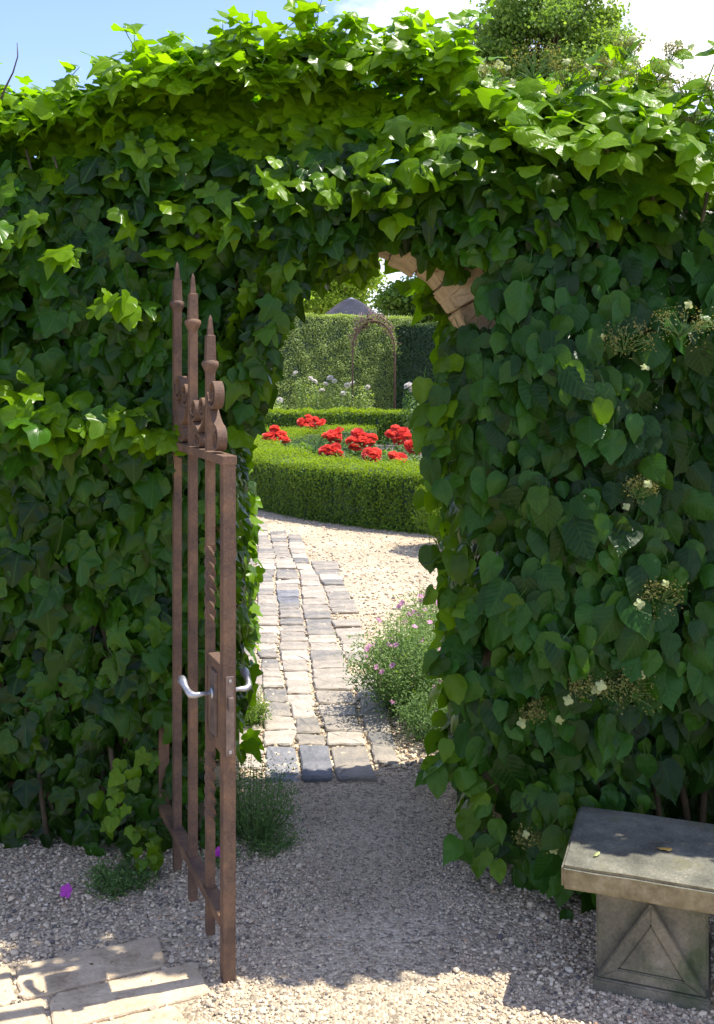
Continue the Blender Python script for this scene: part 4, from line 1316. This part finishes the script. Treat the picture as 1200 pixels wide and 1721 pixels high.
feathery('feathery_plant', 'low feathery green plant at the doorway foot behind the gate', 'plant', (-0.375, 3.62, 0), 0.17, 0.30, 60, 5200, M['fern'], (0, 0.3), None, 0.011)
feathery('feathery_plant', 'thin spreading green seedlings on the gravel right of the gate posts', 'plant', (-0.30, 3.52, 0), 0.11, 0.07, 26, 1200, M['fern'], (0, 0.2), None, 0.010)
feathery('catmint', 'bushy pale-green plant with small pink flowers spilling over the paving', 'plant', (0.30, 4.95, 0), 0.34, 0.50, 150, 19000, M['fern'], (0.1, 1.0), (M['pink'], 40, 0.017), 0.017)
feathery('catmint', 'lower ferny clump with few pink flowers nearest the doorway', 'plant', (0.36, 4.52, 0), 0.17, 0.26, 50, 5000, M['fern'], (0, 0.5), (M['pink'], 7, 0.015), 0.014)
feathery('catmint', 'far pinkish flowering clump at the edge of the sunlit gravel', 'plant', (0.44, 6.0, 0), 0.24, 0.40, 50, 4200, M['fern'], (0.1, 0.8), (M['pink'], 26, 0.02), 0.018)
feathery('moss_tuft', 'small yellow-green tuft between the paving and the left jamb', 'plant', (-0.52, 4.72, 0), 0.11, 0.16, 40, 3000, M['box'], (0.2, 1.0), None, 0.012)
cr = feathery('cranesbill', 'low green cranesbill with a magenta flower at the ivy foot', 'plant', (-0.78, 3.27, 0), 0.12, 0.06, 40, 1900, M['fern'], (0, 0.2), None, 0.012)
flower_at(cr, np.array([-0.925, 3.17, 0.03]), 0.022, M['magenta'])
cr2 = feathery('cranesbill', 'magenta-flowered sprig just behind the gate bars', 'plant', (-0.46, 3.42, 0), 0.06, 0.09, 14, 500, M['fern'], (0, 0.2), None, 0.011)
flower_at(cr2, np.array([-0.468, 3.37, 0.055]), 0.020, M['magenta'])

# ================================================================== GARDEN BEYOND
def hedge_surface(n, x0, x1, h, thick, seed=0):
    pass

# curved box hedge round the flower bed
HCX, HCY, HRO, HRI, HH = 3.04, 14.5, 5.0, 4.15, 0.60
bed_th = None
g = Geo()
ang = np.linspace(R(95), R(300), 60)
V = [(HCX, HCY, 0.02)] + [(HCX + (HRI + 0.05) * math.cos(a), HCY + (HRI + 0.05) * math.sin(a), 0.02) for a in np.linspace(0, 2 * math.pi, 64, endpoint=False)]
g.add(V, T=[(0, 1 + i, 1 + (i + 1) % 64) for i in range(64)])
gs = Geo(); gs.add([(-6, 16.5, 0.006), (8, 16.5, 0.006), (8, 25.5, 0.006), (-6, 25.5, 0.006)], Q=[(0, 1, 2, 3)])
tag(link('soil', gs.mesh('soil'), M['soil']), kind='structure')
bed = link('flower_bed', g.mesh('flower_bed'), M['soil']); tag(bed, kind='structure')

def hedge_body(name, prof, pathpts, mat, parent):
    """prof: (offset, z) loop; pathpts: list of (x, y, nx, ny)"""
    V, Q = [], []
    k = len(prof)
    for (x, y, nx, ny) in pathpts:
        for (o, z) in prof:
            V.append((x + nx * o, y + ny * o, z))
    for i in range(len(pathpts) - 1):
        for j in range(k - 1):
            Q.append([i * k + j, i * k + j + 1, (i + 1) * k + j + 1, (i + 1) * k + j])
    me = mesh(name, V, None, Q, True, {'tone': np.full(len(V), 0.1), 'young_lit': np.zeros(len(V))})
    return link(name, me, mat, parent)

def hedge(name, label, ptsf, length, half, h, n, size, mat, body_mat, density_top=1.0, lit_top=0.9, jit=0.02, loc=(0, 0, 0), tone_mu=0.5, y_side=0.15, patch=0.3):
    th = empty(name, loc, label, 'hedge')
    pathpts = [ptsf(u) for u in np.linspace(0, 1, 50)]
    hedge_body('hedge_core', [(-half + 0.03, 0), (-half + 0.03, h - 0.06), (-half + 0.07, h - 0.03), (half - 0.07, h - 0.03), (half - 0.03, h - 0.06), (half - 0.03, 0)], pathpts, body_mat, th)
    u = rng.random(n)
    q = np.array([ptsf(a) for a in u])
    w = rng.random(n)
    tot = 2 * h + 2 * half
    side = rng.choice(3, n, p=[0.50, 0.36, 0.14])      # front, top, back
    off = np.where(side == 0, -half, np.where(side == 1, rng.uniform(-half, half, n), half))
    z = np.where(side == 1, h, rng.uniform(0, h, n))
    # round the shoulders
    bump = snoise(q[:, 0] * 5, q[:, 1] * 5, z * 6, seed=4) * jit
    dep = rng.normal(0, jit * 0.8, n) + bump
    edge = np.clip((np.abs(off) - (half - 0.06)) / 0.06, 0, 1)
    z = np.where(side == 1, z - edge ** 2 * 0.03 + dep, z)
    off = np.where(side == 0, off - dep, np.where(side == 2, off + dep, off))
    pos = np.stack([q[:, 0] + q[:, 2] * off, q[:, 1] + q[:, 3] * off, np.maximum(z, 0.01)], 1)
    nr = np.stack([np.where(side == 0, -q[:, 2], np.where(side == 2, q[:, 2], 0)), np.where(side == 0, -q[:, 3], np.where(side == 2, q[:, 3], 0)), np.where(side == 1, 1.0, 0.35)], 1)
    nr = nr + rng.normal(0, 0.5, (n, 3))
    tone = np.clip(rng.normal(tone_mu, 0.25, n) + patch * snoise(q[:, 0] * 2.2, q[:, 1] * 2.2, z * 3 + off * 3, seed=6), 0, 1)
    yg = np.where(side == 1, np.clip(rng.normal(lit_top, 0.2, n), 0, 1), np.clip(rng.normal(y_side, 0.15, n) + 0.5 * smooth(h - 0.1, h, z), 0, 1))  # sunlight on the clipped top and upper edge put into the leaf colour
    me = tiny(pos, nr, rng.uniform(0.7, 1.4, n) * size, tone, yg, 0.6)
    o = link('foliage', me, mat, th); o['kind'] = 'stuff'
    return th

rm = (HRO + HRI) / 2
hedge('box_hedge', 'low curved box hedge with bright clipped top round the flower bed',
      lambda u: (HCX + rm * math.cos(R(130 + 150 * u)), HCY + rm * math.sin(R(130 + 150 * u)), -math.cos(R(130 + 150 * u)), -math.sin(R(130 + 150 * u))),
      12, (HRO - HRI) / 2, HH, 130000, 0.026, M['box'], M['shaded_hedge'], loc=(HCX, HCY, 0), lit_top=0.85, jit=0.034)
hedge('box_hedge', 'straight low hedge with yellow-green top behind the red flowers',
      lambda u: (-4.0 + 8.5 * u, 22.2 - 0.4 * u, 0.05, 0.99), 8, 0.45, 0.70, 26000, 0.055, M['box'], M['shaded_hedge'], loc=(0, 22, 0), lit_top=0.9, jit=0.03)
# tall clipped hedges
def seg(p, q):
    p, q = np.array(p, float), np.array(q, float)
    d = norm(q - p); nx, ny = -d[1], d[0]
    return lambda u: (p[0] + (q[0] - p[0]) * u, p[1] + (q[1] - p[1]) * u, nx, ny)
hedge('clipped_hedge', 'tall pale-green clipped hedge in sun behind the rose arch', seg((-5.5, 25.6), (1.35, 29.4)), 8, 0.6, 3.08, 120000, 0.046, M['privet'], M['shaded_hedge'], loc=(-2, 27.5, 0), lit_top=0.8, jit=0.035, y_side=0.55, tone_mu=0.62, patch=0.12)
hedge('clipped_hedge', 'tall clipped hedge, its shade coloured in dark green, right of the rose arch', seg((1.25, 29.2), (7.5, 24.6)), 8, 0.6, 2.86, 60000, 0.060, M['shaded_hedge'], M['shaded_hedge'], loc=(4, 27, 0), lit_top=0.9, jit=0.04)

# box bush at the doorway's right corner beyond the wall
def round_bush(name, label, c, r, n, size, mat, squash=0.9, cat='shrub', young_lit=0.6, group=None):
    th = empty(name, (c[0], c[1], 0), label, cat, group)
    gg = Geo()
    for k in range(5):
        a = k * 1.256
        tube(gg, [(c[0], c[1], -0.02), (c[0] + r * 0.3 * math.cos(a), c[1] + r * 0.3 * math.sin(a), r * 0.7), (c[0] + r * 0.6 * math.cos(a), c[1] + r * 0.6 * math.sin(a), r * 1.3)], [0.02 * r + 0.004, 0.012 * r + 0.003, 0.002], 5, False)
    st = link('stem', gg.mesh('stem', True), M['stem'], th)
    d = norm(rng.normal(0, 1, (n, 3)))
    lump = 1 + 0.16 * snoise(d[:, 0] * 4, d[:, 1] * 4, d[:, 2] * 4, seed=int(abs(c[0] * 100)) + 3)
    rr = r * lump * (1 - 0.45 * rng.random(n) ** 2.2)
    pos = np.array([c[0], c[1], c[2]]) + d * rr[:, None] * np.array([1, 1, squash])
    pos[:, 2] = np.maximum(pos[:, 2], 0.01)
    me = tiny(pos, d + rng.normal(0, 0.6, (n, 3)), rng.uniform(0.7, 1.4, n) * size, np.clip(rng.normal(0.5, 0.25, n), 0, 1), np.clip(young_lit * (0.3 + d[:, 2]) + rng.normal(0, 0.15, n), 0, 1), 0.6)
    o = link('foliage', me, mat, th); o['kind'] = 'stuff'
    return th
round_bush('box_bush', 'loose bright-green box bush at the right end of the curved hedge', (0.98, 9.2, 0.38), 0.42, 9000, 0.030, M['box'], 0.95, 'shrub', 0.9)

# red roses in the bed
def bloom_mesh(seed):
    gq = np.random.default_rng(seed)
    P_, N_, T_, S_ = [], [], [], []
    for ringi, (cnt, tilt, sz) in enumerate(((4, 2.2, 0.52), (5, 1.4, 0.62), (7, 0.7, 0.70), (8, 0.05, 0.74))):
        for q in range(cnt):
            a = q * 2 * math.pi / cnt + ringi * 0.5 + gq.normal(0, 0.12)
            tt = np.array([math.cos(a), math.sin(a), tilt + gq.normal(0, 0.15)])
            P_.append([0.06 * math.cos(a), 0.06 * math.sin(a), -0.05 + 0.06 * (3 - ringi)])
            N_.append([-math.cos(a) * tilt, -math.sin(a) * tilt, 1.0]); T_.append(tt); S_.append(sz)
    P_, N_, T_, S_ = map(np.array, (P_, N_, T_, S_))
    Vp = PET_V.copy(); Vp[:, 0] *= 2.3; Vp[:, 2] += 0.35 * Vp[:, 0] ** 2
    W, Tq, U, ids = batch([(Vp, PET_T, Vp[:, :2])], np.zeros(len(P_), int), P_, frames(norm(N_), T_), S_)
    return mesh('bloom', W, Tq, None, True, {'tone': gq.random(len(P_))[ids], 'young_lit': (gq.random(len(P_)) * 0.6)[ids]}, U)
BLOOMS = [bloom_mesh(i) for i in range(4)]
for b_ in BLOOMS: b_.materials.append(M['red'])
def rose(name, label, c, r, nb, size, blooms, bushr, group, n=1800, mat='bush', leafs=0.05):
    th = empty(name, (c[0], c[1], 0), label, 'rose bush', group)
    gg = Geo()
    for q in range(5):
        a = rng.uniform(0, 6.28)
        tube(gg, [(c[0] + 0.03 * math.cos(a), c[1] + 0.03 * math.sin(a), -0.02), (c[0] + bushr * 0.4 * math.cos(a), c[1] + bushr * 0.4 * math.sin(a), c[2] * 0.6), (c[0] + bushr * 0.7 * math.cos(a), c[1] + bushr * 0.7 * math.sin(a), c[2] * 0.95)], [0.010, 0.007, 0.003], 5, False)
    link('stem', gg.mesh('stem', True), M['greenstem'], th)
    d = norm(rng.normal(0, 1, (n, 3)))
    pos = np.array([c[0], c[1], c[2] * 0.60]) + d * (bushr * rng.random((n, 1)) ** 0.4) * np.array([1, 1, 0.9 * c[2] * 0.55 / bushr])
    pos[:, 2] = np.clip(pos[:, 2], 0.01, c[2] + 0.02)
    me = tiny(pos, d + np.array([0, 0, 0.8]) + rng.normal(0, 0.5, (n, 3)), rng.uniform(0.7, 1.3, n) * leafs, np.clip(rng.normal(0.5, 0.25, n), 0, 1), rng.random(n) * 0.7, 0.6)
    o = link('foliage', me, M[mat], th); o['kind'] = 'stuff'
    for q in range(nb):
        o = bpy.data.objects.new('bloom', blooms[q % len(blooms)]); COL.objects.link(o); o.parent = th
        a = q * 2.4; rr = r * math.sqrt((q + 0.3) / nb)
        p = Vector((math.cos(a) * rr, -0.05 + 0.5 * math.sin(a) * rr, c[2] + 0.75 * math.sin(a) * rr * 0.7 + rng.normal(0, 0.012)))
        o.location = p
        o.rotation_euler = (rng.normal(0.55, 0.3), rng.normal(0, 0.35), rng.uniform(0, 6.28))
        s = size * rng.uniform(0.85, 1.15); o.scale = (s, s, s)
    return th
RG = 'red roses in the round bed'
for (px, py, d, rr, nb, lab) in (
        (466, 735, 14.6, 0.16, 7, 'red rose clump farthest left in the round bed'),
        (524, 712, 16.8, 0.20, 10, 'large red rose clump highest at the back of the bed'),
        (562, 733, 13.9, 0.11, 5, 'crimson rose cluster above the clump in the middle of the bed'),
        (557, 758, 13.1, 0.12, 6, 'red rose cluster just above the hedge, left of centre'),
        (606, 741, 13.5, 0.17, 9, 'wide red rose clump in the centre of the bed'),
        (625, 767, 12.2, 0.09, 4, 'small red rose cluster low against the hedge top'),
        (668, 771, 12.0, 0.08, 3, 'orange-red rose cluster nearest the hedge, right of centre'),
        (670, 732, 13.6, 0.14, 7, 'big red rose clump at the right beside the hanging leaves'),
        (702, 748, 12.6, 0.11, 5, 'red rose cluster half hidden behind the hanging leaves')):
    c = at(px, py, d)
    rose('rose_bush', lab, c, rr, nb, 0.108, BLOOMS, 0.34, RG, 900)
for (px, py, d, lab) in ((500, 747, 14.0, 'leafy green filler plant between the red roses and hedge'), (645, 752, 13.0, 'light green leafy plant between two red rose clumps')):
    c = at(px, py, d)
    round_bush('leafy_plant', lab, (c[0], c[1], 0.36), 0.32, 2600, 0.05, M['bush'], 0.75, 'plant', 0.9)

# white rose bushes in front of the tall hedge
WB = []
for b_ in BLOOMS:
    w_ = b_.copy(); w_.materials.clear(); w_.materials.append(M['white']); WB.append(w_)
for (px, py, d, nb, lab) in ((512, 636, 24.2, 4, 'white rose bush left of the rose arch, upper blooms'), (540, 646, 23.8, 7, 'fullest white rose bush left of the rose arch'), (575, 648, 23.6, 6, 'white rose bush just left of the rose arch post'), (462, 672, 23.4, 6, 'low white rose bush at the far left, near the ivy'), (608, 651, 24.4, 3, 'few white roses under the rose arch')):
    c = at(px, py, d)
    rose('white_rose_bush', lab, c, 0.38, max(2, nb - 3), 0.085, WB, 0.36, 'white roses before the tall hedge', 800, 'privet', 0.06)
# tall single-stemmed white flower near the dark hedge
c = at(690, 652, 21.0)
rose('white_rose_bush', 'lone white bloom on a tall stem by the dark hedge', c, 0.08, 2, 0.11, WB, 0.22, None, 500, 'bush', 0.06)

# rose arch
ra = empty('rose_arch', (0.45, 24.0, 0), 'slender rusty rose arch with bare twining stems', 'arch')
def arch_curve(xc, w, zs, top, y, n=20):
    pts = [(xc - w, y, 0), (xc - w, y, zs)]
    for k in range(1, n):
        a = math.pi * (1 - k / n)
        pts.append((xc + w * math.cos(a), y, zs + (top - zs) * math.sin(a) ** 0.9))
    pts += [(xc + w, y, zs), (xc + w, y, 0)]
    return pts
for y in (23.75, 24.25):
    gg = Geo(); tube(gg, arch_curve(0.40, 0.51, 2.0, 2.78, y), 0.020, 6)
    link('hoop', gg.mesh('hoop', True), M['rust'], ra)
for k, (x, z) in enumerate([(-0.11, 0.5), (-0.11, 1.2), (-0.11, 1.9), (0.91, 0.5), (0.91, 1.2), (0.91, 1.9), (0.06, 2.50), (0.74, 2.50), (0.40, 2.78)]):
    gg = Geo(); tube(gg, [(x, 23.75, z), (x, 24.25, z)], 0.012, 5)
    link('crossbar', gg.mesh('crossbar', True), M['rust'], ra)
for k in range(26):
    s0 = rng.uniform(0.0, 0.6); pts = []
    ac = np.array(arch_curve(0.40, 0.51, 2.0, 2.85, 24.0, 24))
    rev = rng.random() < 0.5
    if rev: ac = ac[::-1]
    seglen = rng.integers(9, 20); st = rng.integers(1, 10)
    sub = ac[st:st + seglen] + rng.normal(0, 0.07, ac[st:st + seglen].shape)
    if len(sub) < 4: continue
    gg = Geo(); tube(gg, sub, np.linspace(0.016, 0.006, len(sub)), 5)
    link('vine_stem', gg.mesh('vine_stem', True), M['canes'], ra)
for k in range(26):
    a = rng.uniform(0.5, 2.6); p = np.array([0.40 + 0.51 * math.cos(a), 24.0, 2.0 + 0.82 * math.sin(a)])
    q = p + np.array([rng.normal(0, 0.12), rng.normal(0, 0.1), rng.uniform(0.1, 0.38)])
    gg = Geo(); tube(gg, [p, (p + q) / 2 + rng.normal(0, 0.03, 3), q], [0.009, 0.007, 0.004], 5)
    link('vine_stem', gg.mesh('vine_stem', True), M['canes'], ra)
n = 900
a = rng.uniform(0, math.pi, n)
pos = np.stack([0.40 + 0.53 * np.cos(a), rng.uniform(23.75, 24.25, n), 2.0 + 0.82 * np.sin(a)], 1) + rng.normal(0, 0.07, (n, 3))
o = link('foliage', tiny(pos, rng.normal(0, 1, (n, 3)), rng.uniform(0.03, 0.06, n), rng.random(n), rng.random(n) * 0.5), M['privet'], ra); o['kind'] = 'stuff'

# pavilion with a conical slate roof behind the hedge
pv = empty('pavilion', (-0.15, 34.0, 0), 'round pavilion with grey conical slate roof rising over the hedge', 'pavilion')
pc = at(590, 500, 34.0)
def cone_part(name, prof, mat, k=32):
    V, Q = [], []
    for z, r in prof:
        for q in range(k):
            b = q * 2 * math.pi / k
            V.append((pc[0] + r * math.cos(b), 34.0 + r * math.sin(b), z))
    for i in range(len(prof) - 1):
        for q in range(k):
            Q.append([i * k + q, i * k + (q + 1) % k, (i + 1) * k + (q + 1) % k, (i + 1) * k + q])
    return link(name, mesh(name, V, None, Q, True), mat, pv)
zt = pc[2]
rz = [(2.80, 1.62), (3.25, 1.15), (3.55, 0.80), (3.80, 0.48), (3.97, 0.2), (zt, 0.02)]
prof = [(2.72, 1.30), (2.74, 1.62)]
NCRS = 14
for k in range(NCRS):                                # slate courses, each lapping the one below
    za, zb = 2.80 + (zt - 2.80) * k / NCRS, 2.80 + (zt - 2.80) * (k + 1) / NCRS
    ra_, rb_ = np.interp([za, zb], [p[0] for p in rz], [p[1] for p in rz])
    prof += [(za, ra_ + 0.015), (zb, rb_)]
cone_part('roof', prof, M['roof'])
cone_part('wall', [(0, 1.3), (2.75, 1.3)], M['plaster'])

# trees
def tree(name, label, base, trunk_h, crown_c, crown_r, n_clump, n_leaf, size, mat, young_lit=0.5, group='trees behind the garden', clump_r=0.24, seed=1):
    th = empty(name, tuple(base), label, 'tree', group)
    gq = np.random.default_rng(seed)
    base = np.array(base, float); cc = np.array(crown_c, float); cr_ = np.array(crown_r, float)
    gg = Geo()
    top = cc + np.array([0, 0, cr_[2] * 0.5])
    tr = max(0.12, cr_[0] * 0.075)
    pts = [base + (top - base) * s + np.array([0.25 * math.sin(4 * s + seed), 0.2 * math.cos(3 * s), 0]) * s for s in np.linspace(0, 1, 9)]
    pts[0] = base - np.array([0, 0, 0.1])
    tube(gg, pts, np.linspace(tr, tr * 0.2, 9), 9)
    cl = []
    for k in range(n_clump):
        d = norm(gq.normal(0, 1, 3)); 
        p = cc + d * cr_ * gq.uniform(0.35, 0.95)
        cl.append(p)
        j = gq.integers(3, 8)
        s = pts[j]
        tube(gg, [s, (s + p) / 2 + np.array([0, 0, 0.1 * cr_[2]]), p], [tr * 0.30, tr * 0.18, tr * 0.06], 5, False)
    link('trunk', gg.mesh('trunk', True), M['bark'], th)
    cl = np.array(cl)
    pk = gq.integers(0, n_clump, n_leaf)
    crad = cr_.mean() * clump_r * gq.uniform(0.7, 1.35, n_clump)
    d = norm(gq.normal(0, 1, (n_leaf, 3)))
    pos = cl[pk] + gq.normal(0, 0.62, (n_leaf, 3)) * crad[pk][:, None] * np.array([1, 1, 0.6])
    tone = np.clip(gq.normal(0.45, 0.22, n_leaf) + (gq.normal(0, 0.18, n_clump))[pk], 0, 1)
    yg = np.clip(gq.normal(young_lit, 0.2, n_leaf) + gq.normal(0, 0.2, n_clump)[pk], 0, 1)
    me = tiny(pos, d + np.array([0, 0, 0.5]) + gq.normal(0, 0.5, (n_leaf, 3)), gq.uniform(0.7, 1.4, n_leaf) * size, tone, yg, 0.7)
    o = link('crown', me, mat, th)
    o['kind'] = 'stuff'
    return th

c = at(915, 60, 40.0)
tree('broadleaf_tree', 'tall leafy tree towering above the wall at upper right', (c[0], 40, 0), 6, (c[0], 40, c[2] - 1.2), (3.4, 3.3, 4.8), 120, 105000, 0.15, M['tree'], 0.28, seed=4, clump_r=0.17)
c = at(782, 45, 46.0)
tree('conifer_tree', 'sparse blue-grey tree peeping out left of the tall tree', (c[0], 46, 0), 6, (c[0] + 0.2, 46, c[2] - 3.2), (1.1, 1.1, 4.2), 26, 9000, 0.18, M['conifer'], 0.2, seed=5, clump_r=0.16)
c = at(568, 470, 46.0)
tree('broadleaf_tree', 'light green tree behind the pavilion roof', (c[0], 46, 0), 3, (c[0] - 0.3, 46, 5.2), (2.6, 2.2, 2.3), 55, 24000, 0.16, M['tree'], 0.95, seed=8, clump_r=0.26)
c = at(690, 500, 40.0)
tree('broadleaf_tree', 'darker green tree right of the pavilion roof', (c[0] + 0.6, 40, 0), 2.5, (c[0] + 0.6, 40, 3.9), (1.9, 1.8, 1.7), 40, 18000, 0.15, M['bush'], 0.5, seed=9, clump_r=0.28)
tree('broadleaf_tree', 'green tree left of the pavilion, mostly hidden by the arch ivy', (-5.0, 48, 0), 3, (-5.0, 48, 5.0), (2.8, 2.4, 3.0), 40, 18000, 0.19, M['tree'], 0.5, seed=12, clump_r=0.28)
for i, o in enumerate([]): pass
print('objects', len(bpy.data.objects), 'tris', sum(len(o.data.polygons) for o in bpy.data.objects if o.type == 'MESH'))
